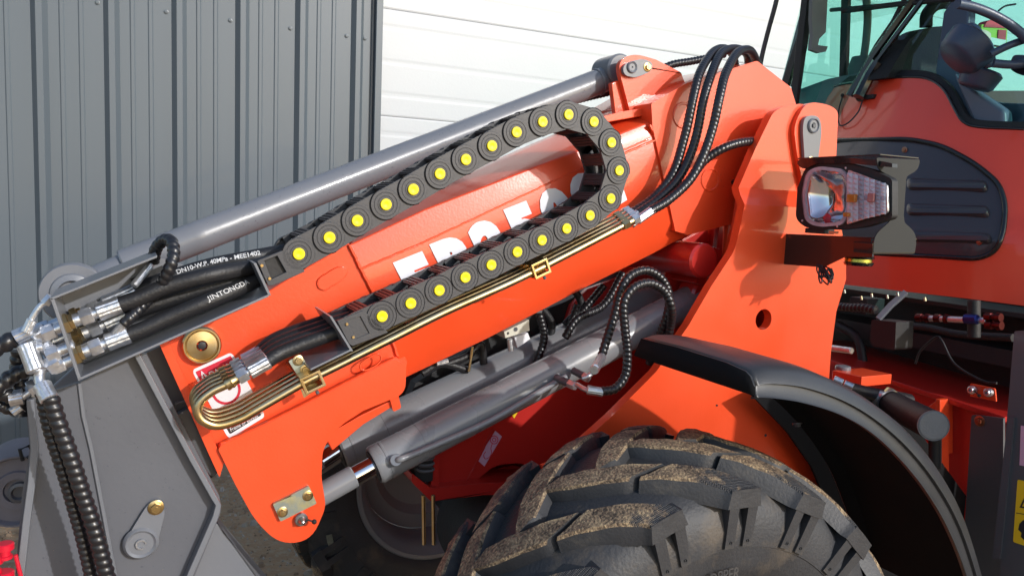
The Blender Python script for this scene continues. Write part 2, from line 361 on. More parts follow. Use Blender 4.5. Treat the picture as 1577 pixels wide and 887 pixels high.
# white sectional door
door = empty("sectional_door", (1.5, WY, 0)); tag(door, 'large white sectional garage door of horizontal panels behind the loader', 'door')
zb = 2.145-3*.70; k = 0
for z0 in [zb+.70*i for i in range(7)]:
    z1 = z0+.70-.003; h = z1-z0; y0 = .06
    pr = [(0, .003), (.010, 0), (h*.17, 0), (h*.17+.016, .0012), (h*.19+.018, .0012), (h*.19+.034, 0), (h*.48, 0), (h*.48+.016, .0012), (h*.5+.016, .0012), (h*.5+.032, 0), (h*.80, 0), (h*.80+.016, .0012), (h*.82+.018, .0012), (h*.82+.034, 0), (h-.010, 0), (h, .003), (h, .05), (0, .05)]
    vs = [(0, y0+y, z0+z) for z, y in pr]+[(10.5, y0+y, z0+z) for z, y in pr]; n = len(pr)
    B().add(vs, [(i, (i+1) % n, n+(i+1) % n, n+i) for i in range(n)]+[tuple(range(n)), tuple(range(n, 2*n))]).build("door_panel", MDOOR, door, smooth=0)
B().box((-.02, .09, 0), (10.5, .14, 4.9)).build("door_frame", MDOOR, door, smooth=0)
# things at the left edge
rs = empty("grey_round_part", P(26, 756, 2.9)); rs.scale = (.66, .66, .66); tag(rs, 'round grey part with a rim half hidden behind the coupler at the left edge', 'drum')  # round part of unknown kind, shaped as a rimmed disc
b = B().lathe((0, 0, 0), NY, [(-.3, 0), (-.3, .185), (0, .185), (.012, .18), (.012, .172), (0, .165), (-.015, .16), (-.015, .10), (0, .095), (0, .06), (-.02, .055), (-.02, 0)], 48)
b.build("round_body", mat("worn_steel_grey", (.16, .15, .17), .45, var=.3, vs=8), rs)
B().lathe((.01, 0, -.01), NY, [(-.02, .05), (.006, .05), (.01, .035), (-.01, .028), (-.01, 0)], 24).build("centre_ring", MGD, rs)
b = B().tube([(.03, -.02, .16), (.02, -.03, .22), (.06, -.03, .235), (.075, -.02, .19), (.05, -.02, .17)], .009, 8); b.build("lifting_clip", MBM, rs)
B().box((.02, .02, -rs.location.z/.66), (.12, .28, -.15)).build("support_post", MGD, rs, bevel=.005)  # added post so that the round part meets the ground
rc = empty("coupling_stack", PZ(2, 900, .02)); tag(rc, 'bright red metal couplings stacked on the gravel in the lower left corner', 'couplings')
pos = P(1, 868, 1.75)-rc.location
for dx, dz, r in ((.008, .03, .016), (-.012, 0.004, .017), (.004, -.028, .019)):
    c = pos+Vector((dx, 0, dz)); B().lathe(c+Vector((0, 0, -.02)), (0, 0, 1), [(0, 0), (0, r*.8), (.006, r*.8), (.007, r*.6), (.018, r*.6), (.019, r), (.030, r), (.032, r*.85), (.032, 0)], 20).build("cap", MRED, rc)
B().tube([pos+Vector((.025, 0, .015)), pos+Vector((.033, 0, -.03)), pos+Vector((.036, 0, -.30))], .004, 8).build("rod", MRED, rc)
B().cyl(pos+Vector((-.01, 0, -.06)), Vector((pos.x-.01, pos.y, 0)), .02).build("stem", MRED, rc)
# =================================================================== THE LOADER
LD = empty("wheel_loader")
tag(LD, 'orange telescopic wheel loader with muddy front tyre, black cable carrier and glazed cab', 'loader')
YC = 2.04
def mir(v): return Vector((v.x, 2*YC-v.y, v.z))
# ---- telescopic boom: octagonal outer section
rows = [  # near-side folds, traced at their own depth: (points along the boom), Y
    ([(620, 584), (750, 522), (900, 444), (1000, 394), (1060, 362)], 1.905),
    ([(612, 548), (750, 484), (900, 407), (1000, 360), (1060, 330)], 1.86),
    ([(556, 414), (640, 379), (885, 264), (1000, 214), (1060, 186)], 1.86),
    ([(538, 377), (655, 322), (887, 233), (1000, 188), (1060, 160)], 1.872),
    ([(560, 350), (670, 292), (880, 200), (1000, 150), (1060, 124)], 2.01)]
sec = []
for l, Y in rows: sec.append([P(x, y, Y) for x, y in l])
b = B(); nc = 5; prof2 = sec+[[mir(v) for v in r_] for r_ in reversed(sec)]
nr = len(prof2); vs = [v for r_ in prof2 for v in r_]
fs = [(i*nc+j, i*nc+j+1, ((i+1) % nr)*nc+j+1, ((i+1) % nr)*nc+j) for i in range(nr) for j in range(nc-1)]
fs += [tuple(i*nc for i in range(nr)), tuple(i*nc+nc-1 for i in reversed(range(nr)))]
boom = b.add(vs, fs).build("telescopic_boom", MO, LD, bevel=.004)
AX = (P(900, 407, 1.86)-P(612, 548, 1.86)).normalized(); AN = Vector((-AX.z, 0, AX.x))       # along the boom, and square to it
# collar weld at the mouth and raised rim of the upper panel
def weld(pts, r=.004, parent=boom, m=MO, name='weld_bead'):
    p = resample([Vector(v) for v in pts], .006)
    return B().tube([v+Vector((noise.noise(v*90), 0, noise.noise(v*80)))*.0015 for v in p], r, 6).build(name, m, parent, smooth=60)
weld(PP([(538, 377), (556, 414), (590, 480), (612, 548)], 1.862), .005)
weld([P(640, 379, 1.859), P(885, 264, 1.859), P(1000, 214, 1.859)], .0025)
weld([P(556, 414, 1.859), P(640, 379, 1.859)], .003)
weld([P(1000, 192, 1.857), P(1012, 215, 1.857), P(1030, 290, 1.857), P(1045, 345, 1.857)], .005)
weld([P(900, 262, 1.857), P(1012, 215, 1.857)], .0035)
# front (inner) boom section with the slot
fr = [(246, 531), (262, 524), (300, 505), (345, 480), (415, 447), (470, 413, 8), (538, 374), (556, 413), (600, 490), (628, 556), (620, 600), (480, 668), (340, 716)]
slot = [(489, 424, 12), (530, 406, 14), (538, 425, 14), (497, 448, 12)]
front = sliced("inner_boom", PP(fil(fr), 1.8665), (0, .347, 0), MO, LD, [], lambda v: v, bevel=.004, holes=())
# slot: raised welded rim with a recessed plug
sl = PP(fil([(486, 432, 14), (527, 408, 14), (536, 424, 14), (495, 450, 14)], 5), 1.864)
B().prism(sl, (0, -.0035, 0)).build("slot_plug", MO, front, bevel=.003)
weld(sl+[sl[0]], .003, front)
sl2 = PP(fil([(552, 560, 14), (584, 541, 14), (590, 556, 14), (558, 574, 14)], 5), 1.838)
# end flange at the mouth
plate("end_flange", [(246, 531), (258, 525), (345, 712), (338, 735, 3), (322, 700)], 1.848, .014, MO, front)
plate("end_flange", [(228, 535), (240, 530), (324, 706), (310, 700)], 2.02, .014, MO, front)
# the big brass plug
c = P(310, 530, 1.866)
plug = B().lathe(c, NY, [(-.01, 0), (-.01, .042), (.016, .042), (.02, .039), (.02, .036), (.014, .034), (.014, .0335), (.017, .032), (.019, .012)], 40).build("pivot_plug", MZY, front)
B().hexn(c+NY*.0175, c+NY*.0195, .0095).build("hex_socket", MBK, plug)
# head plates
def ywarp(v): return v
hp = [(336, 692, 3), (341, 685, 2), (404, 656), (480, 618), (606, 553, 3), (626, 562, 4), (624, 606, 16), (560, 632), (524, 655, 14), (497, 690, 14), (495, 735, 8), (502, 780, 12), (480, 832, 28), (430, 838, 40), (392, 800, 22), (362, 745)]
head = plate("boom_head_plate", hp, 1.838, .026, MO, LD, bevel=.003)
weld(PP([(341, 684), (404, 655), (480, 617), (606, 552)], 1.846), .006, head)
weld(sl2+[sl2[0]], .0025, head)
hb = B().prism([mir(v) for v in PP(fil(hp), 1.838)], (0, -.026, 0)).build("boom_head_plate", MO, LD, bevel=.003)
plate("gusset", [(598, 606), (612, 600), (618, 628, 3), (606, 634, 3)], 1.858, .10, MO, head)
plate("cross_plate", [(500, 672), (560, 637), (612, 612), (614, 620), (562, 652), (512, 694)], 1.866, .34, MO, head)
# zinc keeper plate with bolts and the grease nipple
kp = plate("keeper_plate", [(420, 776, 3), (476, 748, 3), (488, 775, 3), (432, 803, 3)], 1.828, .0095, MPL, head, bevel=.0015)
bolt(P(435, 788, 1.828), NY, .0085, kp); bolt(P(474, 763, 1.828), NY, .0085, kp)
c = P(463, 798, 1.838)
gp = B().cyl(c, c+NY*.012, .016).lathe(c+NY*.012, NY, [(0, .01), (.006, .008), (.014, .005), (.018, .0045), (.02, 0)], 12).build("grease_nipple", mat("worn_steel", (.4, .4, .4), .35, metal=1, var=.3, vs=50), head)
a1, a2 = c+NY*.02, P(484, 803, 1.81); B().tube([a1, (a1+a2)/2+Vector((0, 0, .004)), a2], .0022, 8).sphere(a2, .006).build("nipple_cap", MBM, gp)
# lettering on the side of the boom
ex = (P(850, 385, 1.8585)-P(640, 475, 1.8585)).normalized(); ey = Vector((-ex.z, 0, ex.x))
sh = (P(628, 452, 1.8585)-P(605, 407, 1.8585)).normalized()
o_ = P(629, 452, 1.8585)
for chs, px_, py_ in (("F", 605, 405), ("R", 661, 377), ("2", 716, 351), ("5", 771, 325), ("0", 822, 301), ("0", 869, 277)):
    me = text_mesh(chs, .160, .0125, .98); oo = P(px_, py_, 1.8575)+sh*.121
    x0_ = min(v.co.x for v in me.vertices)
    vs = [oo+ex*(v.co.x-x0_)-sh*v.co.y for v in me.vertices]; B().add(vs, [tuple(p.vertices) for p in me.polygons]).build("letter", MW, boom, smooth=0)
B().add(PP([(941, 320), (957, 282), (966, 308), (950, 318)], 1.8575), [(0, 1, 2, 3)]).build("letter", MW, boom, smooth=0)
# danger sticker
def quadpt(Q, u, v):      # Q = tl, tr, br, bl in picture points
    a = Vector(Q[0])*(1-u)+Vector(Q[1])*u; c_ = Vector(Q[3])*(1-u)+Vector(Q[2])*u; return a*(1-v)+c_*v
SQ = [(295, 570), (357, 542), (409, 641), (352, 676)]
def spoly(us, Y): return [P(*quadpt(SQ, u, v), Y) for u, v in us]
def rectuv(u0, v0, u1, v1, r=.0):
    if not r: return [(u0, v0), (u1, v0), (u1, v1), (u0, v1)]
    return [tuple(q) for q in fil([(u0, v0, r), (u1, v0, r), (u1, v1, r), (u0, v1, r)])]
stk = B().prism(spoly(rectuv(0, 0, 1, 1, .09), 1.8655), (0, .001, 0)).build("danger_sticker", MW, front, smooth=0)
# the lower half lies over the head plate fold, so the sticker stays on the inner boom face and clears it
B().prism(spoly(rectuv(.06, .04, .94, .20, .02), 1.8647), (0, .0005, 0)).build("red_band", MRS, stk, smooth=0)
e1 = (spoly([(1, .1)], 1.8645)[0]-spoly([(0, .1)], 1.8645)[0]).normalized(); e2 = Vector((-e1.z, 0, e1.x))
text("DANGER", spoly([(.30, .185)], 1.8643)[0], e1, e2, .0175, MW, stk, bold=.0004, xs=.95)
B().add(spoly([(.10, .175), (.27, .175), (.185, .055)], 1.8642), [(0, 1, 2)]).build("warning_triangle", MW, stk, smooth=0)
B().add(spoly([(.16, .165), (.21, .165), (.205, .15), (.185, .09), (.165, .15)], 1.8638), [(0, 1, 2, 3, 4)]).build("exclamation_mark", MRS, stk, smooth=0)
cc = [spoly([(.48+.34*cos(t*pi/16), .43+.19*sin(t*pi/16))], 1.8645)[0] for t in range(33)]
ci = [spoly([(.48+.28*cos(t*pi/16), .43+.155*sin(t*pi/16))], 1.8645)[0] for t in range(33)]
B().add(cc+ci, [(i, i+1, i+34, i+33) for i in range(32)]).build("red_circle", MRS, stk, smooth=0)
B().prism(spoly(rectuv(.08, .655, .93, .955, .03), 1.8647), (0, .0005, 0)).build("black_band", MBK, stk, smooth=0)
text("Do not stand under", spoly([(.11, .73)], 1.8643)[0], e1, e2, .0098, MW, stk, xs=.8)
text("Frame or Bucket", spoly([(.13, .93)], 1.8643)[0], e1, e2, .0125, MW, stk, xs=.8)
# ---- rear boom: tall side plates and lugs for the tilt cylinder
rb = [(1005, 196), (1003, 160, 3), (1058, 128), (1166, 94, 3), (1218, 135, 3), (1228, 168, 3), (1215, 230), (1170, 300), (1148, 340, 4), (1060, 362), (1040, 356)]
rear = sliced("rear_boom", PP(fil(rb), 1.852), (0, .376, 0), MO, LD, [], lambda v: v, bevel=.007)
B().lathe(P(1094, 277, 1.852), NY, [(-.01, 0), (.0015, .036), (.003, .034), (.003, .030), (.0005, .028), (.0005, 0)], 36).build("round_boss", MO, rear)
B().lathe(P(1052, 178, 1.852), NY, [(-.01, 0), (.0015, .038), (.003, .036), (.003, .032), (.0005, .030), (.0005, 0)], 36).build("round_boss", MO, rear)
c = P(1129, 281, 1.852); B().hexn(c, c+NY*.012, .009).cyl(c, c+NY*.03, .005).build("stud", MBM, rear)
lug = [(950, 96, 22), (975, 82, 26), (1010, 92), (1049, 112, 3), (1060, 143), (970, 172)]
lg = plate("cylinder_lug", lug, 1.935, .018, MO, rear, bevel=.003)
lg2 = plate("cylinder_lug", [(916+18, 101, 22), (948+10, 84, 24), (985+10, 95), (1040, 116, 3), (1045, 143), (960, 172)], 2.115, .018, MO, rear, bevel=.003)
plate("foot_plate", [(915, 183), (958, 172), (1015, 163), (1052, 142), (1060, 146), (1018, 174), (930, 190)], 1.90, .28, MO, rear)
plate("front_gusset", [(942, 128), (952, 124), (972, 172), (948, 178)], 1.952, .02, MO, rear)
kk = plate("pin_retainer", [(960, 98, 13), (990, 90, 8), (1006, 97, 8), (1004, 110, 7), (978, 121, 12), (960, 116, 10)], 1.922, .012, MG, lg, bevel=.002)
c = P(973, 104, 1.922); B().lathe(c, NY, [(-.004, 0), (-.004, .017), (.004, .017), (.006, .015), (.004, .011), (.003, .010), (.003, .003), (0, 0)], 32).build("pivot_pin", MG, lg)
bolt(P(997, 104, 1.922), NY, .009, kk)
# ---- tilt cylinder (long grey tube)
A0, A1 = P(935, 121, YC), P(190, 410, YC)
dirT = (A1-A0).normalized(); tc = B().lathe(A0, dirT, [(-.006, 0), (-.006, .027), (.02, .036), (.9, .0385)], 48)
Lc = (A1-A0).length; tc = B().lathe(A0, dirT, [(-.03, 0), (-.03, .026), (0, .036), (.02, .0375), (Lc*.86, .0385), (Lc*.861, .0392), (Lc*.88, .0392), (Lc-.004, .0392), (Lc, .036), (Lc, 0)], 56)
tilt = tc.build("tilt_cylinder", MG, LD)
c = P(957, 107, YC-.05); B().cyl(c, c+Vector((0, .10, 0)), .046, seg=40).build("cylinder_eye", MG, tilt)
weld([A0+dirT*.035+v for v in [Vector((0, cos(t*pi/12), 0))*.0385+dirT.cross(Vector((0, 1, 0)))*sin(t*pi/12)*.0385 for t in range(25)]], .003, tilt, MG)
# rod end beyond the cylinder, behind the tray
R0, R1 = A1-dirT*.01, P(95, 452, YC)
B().cyl(R0, R1, .030, seg=32).build("cylinder_rod", MG, tilt)
c = P(112, 452, 1.93)
B().lathe(c, NY, [(-.2, 0), (-.2, .045), (-.03, .045), (-.03, .066), (0, .066), (.006, .063), (.006, .045), (.012, .042), (.016, .03), (.004, .026), (.004, 0)], 48).build("coupler_pivot", MG, tilt)
# ---- lift cylinders
def lift(e0, g, e1, Y, r, name='lift_cylinder'):
    a, gg, b_ = P(*e0, Y), P(*g, Y), P(*e1, Y); d = (b_-gg).normalized(); L = (b_-gg).length
    cy = B().lathe(gg, d, [(0, 0), (0, r*.93), (.006, r), (.026, r), (.027, r*.975), (.030, r*.975), (.031, r), (.036, r), (.037, r*.985), (.135, r*.985), (.1355, r*.97), (.1375, r*.97), (.138, r*.985), (L, r*.985), (L, 0)], 64).build(name, MCY, LD)
    B().cyl(a, gg+d*.01, r*.50, seg=40).build("piston_rod", MCM, cy)
    B().cyl(a, gg-d*.055, r*.56, seg=40).build("rod_sleeve", MCY, cy)
    B().lathe(gg-d*.003, d, [(0, r*.52), (0, r*.8), (.004, r*.8)], 40).build("gland_seal", MBK, cy)
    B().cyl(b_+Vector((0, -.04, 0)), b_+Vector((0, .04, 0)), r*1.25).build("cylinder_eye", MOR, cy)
    return cy, gg, d
lc1, g1, d1 = lift((470, 775), (576, 717), (1078, 457), 1.915, .0525)
lc2, g2, d2 = lift((440, 748), (522, 692), (1065, 436), 2.14, .064)
# port pipe along the near cylinder
pp = crv(PP([(609, 708, 1.868), (616, 707, 1.842), (640, 698, 1.845), (740, 655, 1.846), (800, 622, 1.846), (850, 592, 1.846), (872, 580, 1.846)], 1.845), 8)
B().tube(pp, .0085, 14).build("port_pipe", MCY, lc1)
B().cyl(P(608, 709, 1.888), P(610, 708, 1.846), .016).build("port_boss", MG, lc1)
for (x0, y0, Y0), (x1, y1, Y1) in ((((858, 582), 1.846)[0]+(1.846,), (898, 600, 1.76)), ((884, 571, 1.846), (916, 588, 1.78))):
    a, c = P(x0, y0, Y0), P(x1, y1, Y1); u = (c-a)
    q = B().cyl(a-u*.06, a+u*.55, .0105).build("port_fitting", MGD, lc1)
    B().hexn(a+u*.45, a+u*.72, .0125).build("port_nut", MZ, q)
# ---- quick coupler frame at the bottom left
cp = [(38, 616, 4), (120, 590), (212, 543, 3), (226, 546), (338, 764, 3), (341, 786, 8), (282, 930), (20, 930), (34, 760), (46, 690)]
coup = plate("quick_coupler", cp, 1.800, .02, MGP, LD, bevel=.002)
def strip(pts, wd, Y, dy, name, m, parent, side=1):
    a = [Vector((x, y)) for x, y in pts]; out = []
    for i, p in enumerate(a):
        t = (a[min(i+1, len(a)-1)]-a[max(i-1, 0)]).normalized(); n_ = Vector((-t.y, t.x))*side; out.append(p+n_*wd)
    return plate(name, [tuple(v) for v in a]+[tuple(v) for v in reversed(out)], Y, dy, m, parent, bevel=.002)
strip([(214, 543), (300, 705), (334, 765), (341, 778), (336, 798), (300, 880), (280, 930)], 9, 1.770, .032, "edge_rib", MG, coup)
strip([(40, 616), (47, 690), (43, 740), (35, 800), (27, 870), (20, 930)], -12, 1.770, .032, "edge_rib", MG, coup)
B().tube(PP([(122, 590), (128, 640), (140, 690), (180, 900)], 1.797), .004, 6).build("weld_bead", MG, coup)
plate("far_side_plate", [(75, 600), (120, 560), (200, 520), (318, 728), (290, 930), (60, 930)], 2.26, .02, MG, coup)
plate("rear_crossbar", [(215, 548), (250, 532), (345, 700, 3), (330, 735, 3), (318, 728)], 1.90, .36, MGD, coup)
plate("rear_lug", [(270, 640), (318, 614), (348, 706, 5), (328, 733, 3), (300, 712)], 1.87, .025, MGD, coup)
weld(PP([(269, 622), (300, 612), (318, 606)], 1.868), .004, coup, MGD)
plate("lower_leg", [(318, 815), (335, 805), (430, 930), (280, 930)], 1.83, .03, MG, coup)
plate("lower_leg_edge", [(335, 805), (345, 822), (425, 915), (440, 930), (425, 930)], 1.826, .07, MGD, coup)
B().cyl(P(322, 723, 1.95), P(322, 723, 2.1), .02).build("coupler_pin", MBM, coup)
lk = plate("locking_link", [(228, 775, 12), (250, 768, 12), (254, 790, 5), (240, 845, 18), (208, 862, 20), (191, 838, 20), (205, 812, 5)], 1.788, .011, MG, coup, bevel=.002)
c = P(217, 836, 1.788); B().lathe(c, NY, [(-.002, .036), (.004, .033), (.007, .03), (.003, .025), (.003, .011), (.005, .011), (.005, 0)], 36).build("link_pin", MG, lk)
ring = [c+NY*.007+Vector((cos(t)*.0095, 0, sin(t)*.0095)) for t in [k*pi/8 for k in range(14)]]; B().tube(ring, .002, 6).build("snap_ring", MZ, lk)
bolt(P(240, 781, 1.788), NY, .011, lk)
# ---- hose tray (steel channel) with its end plates
TY0, TY1 = 1.665, 1.80
tray = plate("hose_tray", [(78, 462), (243, 396), (415, 448), (414, 456), (121, 585)], TY1, .004, MG, LD, bevel=.001)
def flange(name, l, Y, dy, m, parent=tray): return plate(name, l, Y, dy, m, parent, bevel=.001)
b = B().prism([P(77, 459, TY0), P(242, 393, TY0), P(242, 393, TY0)+Vector((0, 0, -.005)), P(77, 459, TY0)+Vector((0, 0, -.005))], (0, TY1-TY0, 0)); b.build("top_flange", MG, tray, bevel=.001)
a, c = P(120, 587, TY0), P(414, 457, TY0)
B().prism([a, c, c+Vector((0, 0, .0055)), a+Vector((0, 0, .0055))], (0, TY1-TY0, 0)).build("bottom_flange", MG, tray, bevel=.001)
a, c = P(77, 459, TY0), P(120, 585, TY0); e = Vector((.006, 0, 0))
B().prism([a, c, c+e, a+e], (0, TY1-TY0, 0)).build("end_plate", MG, tray, bevel=.001)
plate("tray_opening", [(200, 430), (250, 409), (254, 416), (206, 438)], TY1-.0035, .003, MBM, tray, bevel=0)
# right end plate that carries the cable carrier
a, c = P(390, 405, TY0), P(413, 455, TY0)
ep = B().prism([a, c, c+e, a+e], (0, TY1-TY0, 0)).build("end_plate", MG, tray, bevel=.001)
# lower carrier bracket
LT = 1.67
a, c = P(507, 487, LT), P(540, 541, LT)
lb = B().prism([a, c, c+e, a+e], (0, .15, 0)).build("carrier_bracket", MG, LD, bevel=.001)
a2 = P(478, 571, LT); B().prism([a2, c, c+Vector((0, 0, .005)), a2+Vector((0, 0, .005))], (0, .15, 0)).build("bracket_base", MG, lb, bevel=.001)
for q in ((446, 553), (458, 570)): pass
cl = plate("clamp_plate", [(444, 556, 3), (464, 546, 3), (486, 585, 3), (470, 596, 3)], 1.74, .008, MPL, lb, bevel=.001)
bolt(P(459, 555, 1.74), NY, .008, cl); bolt(P(470, 569, 1.74), NY, .008, cl)
# ---- cable carrier
pins = [(460, 391), (507, 366), (550, 340), (594, 315), (636, 292), (677, 268), (717, 246), (757, 225), (795, 204), (835, 188), (875, 177), (914, 188), (941, 220), (953, 263), (940, 306), (908, 332), (872, 352), (834, 370), (796, 388), (756, 408), (716, 427), (676, 447), (632, 467), (588, 487)]
CY0, CY1 = 1.70, 1.815
PV = [P(x, y, CY0) for x, y in pins]
carrier = empty("cable_carrier", (0, 0, 0), LD)
PITCH = sum((PV[i+1]-PV[i]).length for i in range(23))/23
def link_bm(L, sgn):
    """a link in its own frame: +x towards the next pin, +z outwards, y across"""
    b = B(); R = .0345; h = .0335
    for y0, s_ in ((0, 1), (CY1-CY0, -1)):
        # body reaching under the next disc
        bod = [Vector((0, 0, h)), Vector((L*.80, 0, h)), Vector((L, 0, h*.93)), Vector((L+.012, 0, h*.6)), Vector((L+.016, 0, 0)), Vector((L+.012, 0, -h*.6)), Vector((L, 0, -h*.93)), Vector((L*.80, 0, -h)), Vector((0, 0, -h))]
        b.prism([v+Vector((0, y0+.0035*s_, 0)) for v in bod], (0, .008*s_, 0))
        b.lathe((0, y0+.012*s_, 0), (0, -s_, 0), [(0, R*.96), (.0105, R), (.012, R*.97), (.012, R*.80), (.0108, R*.78), (.0108, R*.76), (.012, R*.74), (.012, R*.56), (.0110, R*.54), (.0110, R*.52), (.012, R*.50), (.012, 0)], 40)
        b.lathe((L, y0+.006*s_, 0), (0, -s_, 0), [(0, R*.97), (.0005, R*.97), (.0008, 0)], 24)
    arc = [Vector((-cos(t)*(R+.0004), .0016, sin(t)*(R+.0004))) for t in [-1.5+3.0*k/16 for k in range(17)]]
    b.tube(arc, .0010, 5, mi=2)
    for z in (1, -1):
        zc = z*h*.86
        b.add([Vector((x, y, zc+dz)) for x, dz in ((L*.24, .003), (L*.66, .003), (L*.66, -.003), (L*.24, -.003)) for y in (.010, CY1-CY0-.010)],
              [(0, 1, 3, 2), (2, 3, 5, 4), (4, 5, 7, 6), (6, 7, 1, 0), (0, 2, 4, 6), (1, 7, 5, 3)], 1)
        for dx in (.32, .45, .58): b.box((L*dx-.0015, .012, zc+.003*z-.0005), (L*dx+.0015, CY1-CY0-.012, zc+.003*z+.0022*z), 1)
    b.box((L*.3, .052, -h*.8), (L*.7, .056, h*.8), 1)
    return b
for i in range(24):
    if i < 23: d = PV[i+1]-PV[i]
    else: d = PV[23]-PV[22]
    L = d.length; d.normalize(); zc = Vector((0, 1, 0)).cross(d)*-1
    if i == 0: base = link_bm(PITCH, 1).build("chain_link", [MCH, MCR, MVB], carrier, smooth=30); o = base; me0 = base.data
    else: o = bpy.data.objects.new("chain_link", me0); S.collection.objects.link(o); o.parent = carrier
    Mx = Matrix((d, Vector((0, 1, 0)), zc*-1)).transposed().to_4x4(); Mx.translation = PV[i]; o.matrix_local = Mx
    if i == 0: pm = B().lathe((0, 0, 0), NY, [(0, 0), (0, .0128), (.0035, .0128), (.0045, .0118), (.005, .0065), (.0045, .005), (.0042, 0)], 24).build("link_pin", MY, carrier); pb = pm
    else: pb = bpy.data.objects.new("link_pin", pm.data); S.collection.objects.link(pb); pb.parent = carrier
    pb.location = PV[i]
# end pieces with their square recess and little bolts
def endpiece(corners, rec, bolts):
    e_ = plate("chain_end_bracket", corners, CY0, .009, MCH, carrier, holes=[rec], bevel=.001)
    plate("far_end_bracket", [(x-12, y-5) for x, y in [c_[:2] for c_ in corners]], CY1-.01, .009, MCH, carrier, bevel=.001)
    plate("recess_floor", [(x, y) for x, y in rec], CY0+.0091, .002, MBM, carrier, bevel=0)
    for q in bolts: bolt(P(q[0], q[1], CY0), NY, .0035, carrier, wash=False)
endpiece([(396, 402), (440, 384), (470, 418), (455, 425), (420, 440), (413, 440)], [(407, 402), (427, 394), (441, 419), (418, 430)], [(403, 409), (415, 429)])
endpiece([(519, 494), (560, 478), (598, 512), (575, 521), (543, 533), (538, 530)], [(534, 494), (555, 487), (569, 513), (548, 522)], [(534, 499), (544, 519)])
# cables inside the upper run and lower run
for k, (dy, dz) in enumerate(((.03, -.006), (.055, .004), (.082, -.004))):
    hose("inner_hose", [v+Vector((0, dy, 0))+Vector((0, 0, dz)) for v in PV], .0085, carrier, n=4)
# ---- gold steel pipes with U-bend
for k in range(4):
    Y = 1.705+.030*k
    base = [(960, 347), (810, 424), (686, 480), (600, 523), (520, 563), (468, 589), (400, 628), (370, 645), (336, 655), (313, 648), (304, 633), (309, 617), (327, 602), (346, 593), (355, 588)]
    pts = [P(x, y, 1.705) for x, y in base]; pts = [Vector((v.x, Y, v.z+.001*k)) for v in pts]
    pts = [pts[0]+(pts[0]-pts[1]).normalized()*.012*k]+pts
    p_ = hose("steel_pipe", pts, .0098, LD, MZY, n=8)
    d = (pts[0]-pts[2]).normalized(); B().hexn(pts[0]-d*.004, pts[0]+d*.016, .0145).cyl(pts[0]+d*.012, pts[0]+d*.034, .011).build("pipe_nut", MZY, p_)
    B().hexn(pts[0]+d*.030, pts[0]+d*.050, .0145).build("swivel_nut", MZ, p_)
    d2_ = (pts[-1]-pts[-2]).normalized(); e_ = pts[-1]; e_ = e_
    B().lathe(e_-d2_*.012, d2_, [(0, 0), (0, .0135), (.004, .015), (.01, .0135), (.014, .015), (.02, .012), (.03, .012), (.03, 0)], 18).build("pipe_flare", MZY, p_)
    B().hexn(e_+d2_*.016, e_+d2_*.038, .0175).build("swivel_nut", MZ, p_)
    f0, f1 = e_+d2_*.042, e_+d2_*.088; B().cyl(e_+d2_*.036, f0, .0095).build("hose_tail", MZ, p_); ferrule(f0, f1, .0175, p_)
    # rubber hose into the carrier
    h_ = [f1-d2_*.01, P(440, 543, 1.705), P(520, 513, 1.71), P(600, 486, 1.72)]; h_ = [h_[0]]+[Vector((v.x, 1.722+.026*k, v.z+.005*k)) for v in h_[1:]]
    hose("rubber_hose", h_, .0165, LD)
def pipe_clamp(cx, cy):
    Y = 1.69; c = P(cx, cy, Y); u, n_ = AX, AN; W = .024; Hh = .020
    lp = [c+u*a_+n_*b_ for a_, b_ in ((-W, -Hh), (W, -Hh), (W, Hh), (-W, Hh))]; li = [c+u*a_*.72+n_*b_*.66 for a_, b_ in ((-W, -Hh), (W, -Hh), (W, Hh), (-W, Hh))]
    o = B().prism(lp, (0, .006, 0), [li]).build("pipe_clamp", MZY, LD, bevel=.0015)
    B().obox(c+Vector((0, .09, 0))+n_*-.018, u*W*.9, Vector((0, .085, 0)), n_*.002).build("clamp_strap", MZY, o, bevel=.001)
    B().obox(c+Vector((0, .09, 0))+n_*.018, u*W*.9, Vector((0, .085, 0)), n_*.002).build("clamp_strap", MZY, o, bevel=.001)
    B().cyl(c+n_*-.021, c+n_*-.028, .004, seg=10).build("clamp_screw", MGD, o)
    return o
pipe_clamp(482, 589); pipe_clamp(834, 414)
plate("clamp_foot", [(462, 596), (476, 590), (486, 600, 2), (468, 613, 2)], 1.80, .005, MZY, LD, bevel=.001)
# ---- spiral hoses over the boom
FE = [(958, 337), (966, 333), (974, 331), (985, 334)]
for i, (Y, pts, r) in enumerate((
    (1.80, [(975, 327), (1005, 306), (1035, 270), (1053, 215), (1068, 150), (1078, 112, 1.83), (1095, 84, 1.90), (1113, 75, 1.96), (1128, 84, 2.02), (1133, 108, 2.06)], .0135),
    (1.78, [(982, 329), (1015, 306), (1045, 275), (1068, 225), (1082, 160), (1093, 122, 1.80), (1108, 86, 1.88), (1130, 75, 1.95), (1150, 84, 2.02), (1152, 112, 2.06)], .0135),
    (1.74, [(1002, 325), (1030, 308), (1062, 278), (1083, 240), (1098, 195), (1108, 150), (1118, 112, 1.78), (1136, 82, 1.86), (1155, 78, 1.94), (1168, 100, 2.00)], .0135),
    (1.79, [(992, 330), (1030, 305), (1060, 280), (1085, 248), (1120, 226, 1.77), (1155, 218, 1.78), (1178, 224, 1.82), (1186, 250, 1.9)], .0135))):
    g = spiral("spiral_hose", PP(pts, Y), r*.97, LD, amp=.12, bead=.0125)
    a = P(*pts[0][:2], Y); d = (P(*pts[1][:2], Y)-a).normalized(); ferrule(a-d*.05+Vector((0, 0, -.004)), a+d*.008, .0125, g)
spiral("spiral_hose", PP([(1010, 112), (1035, 100), (1065, 95), (1090, 90), (1115, 84)], 2.10), .0125, LD)
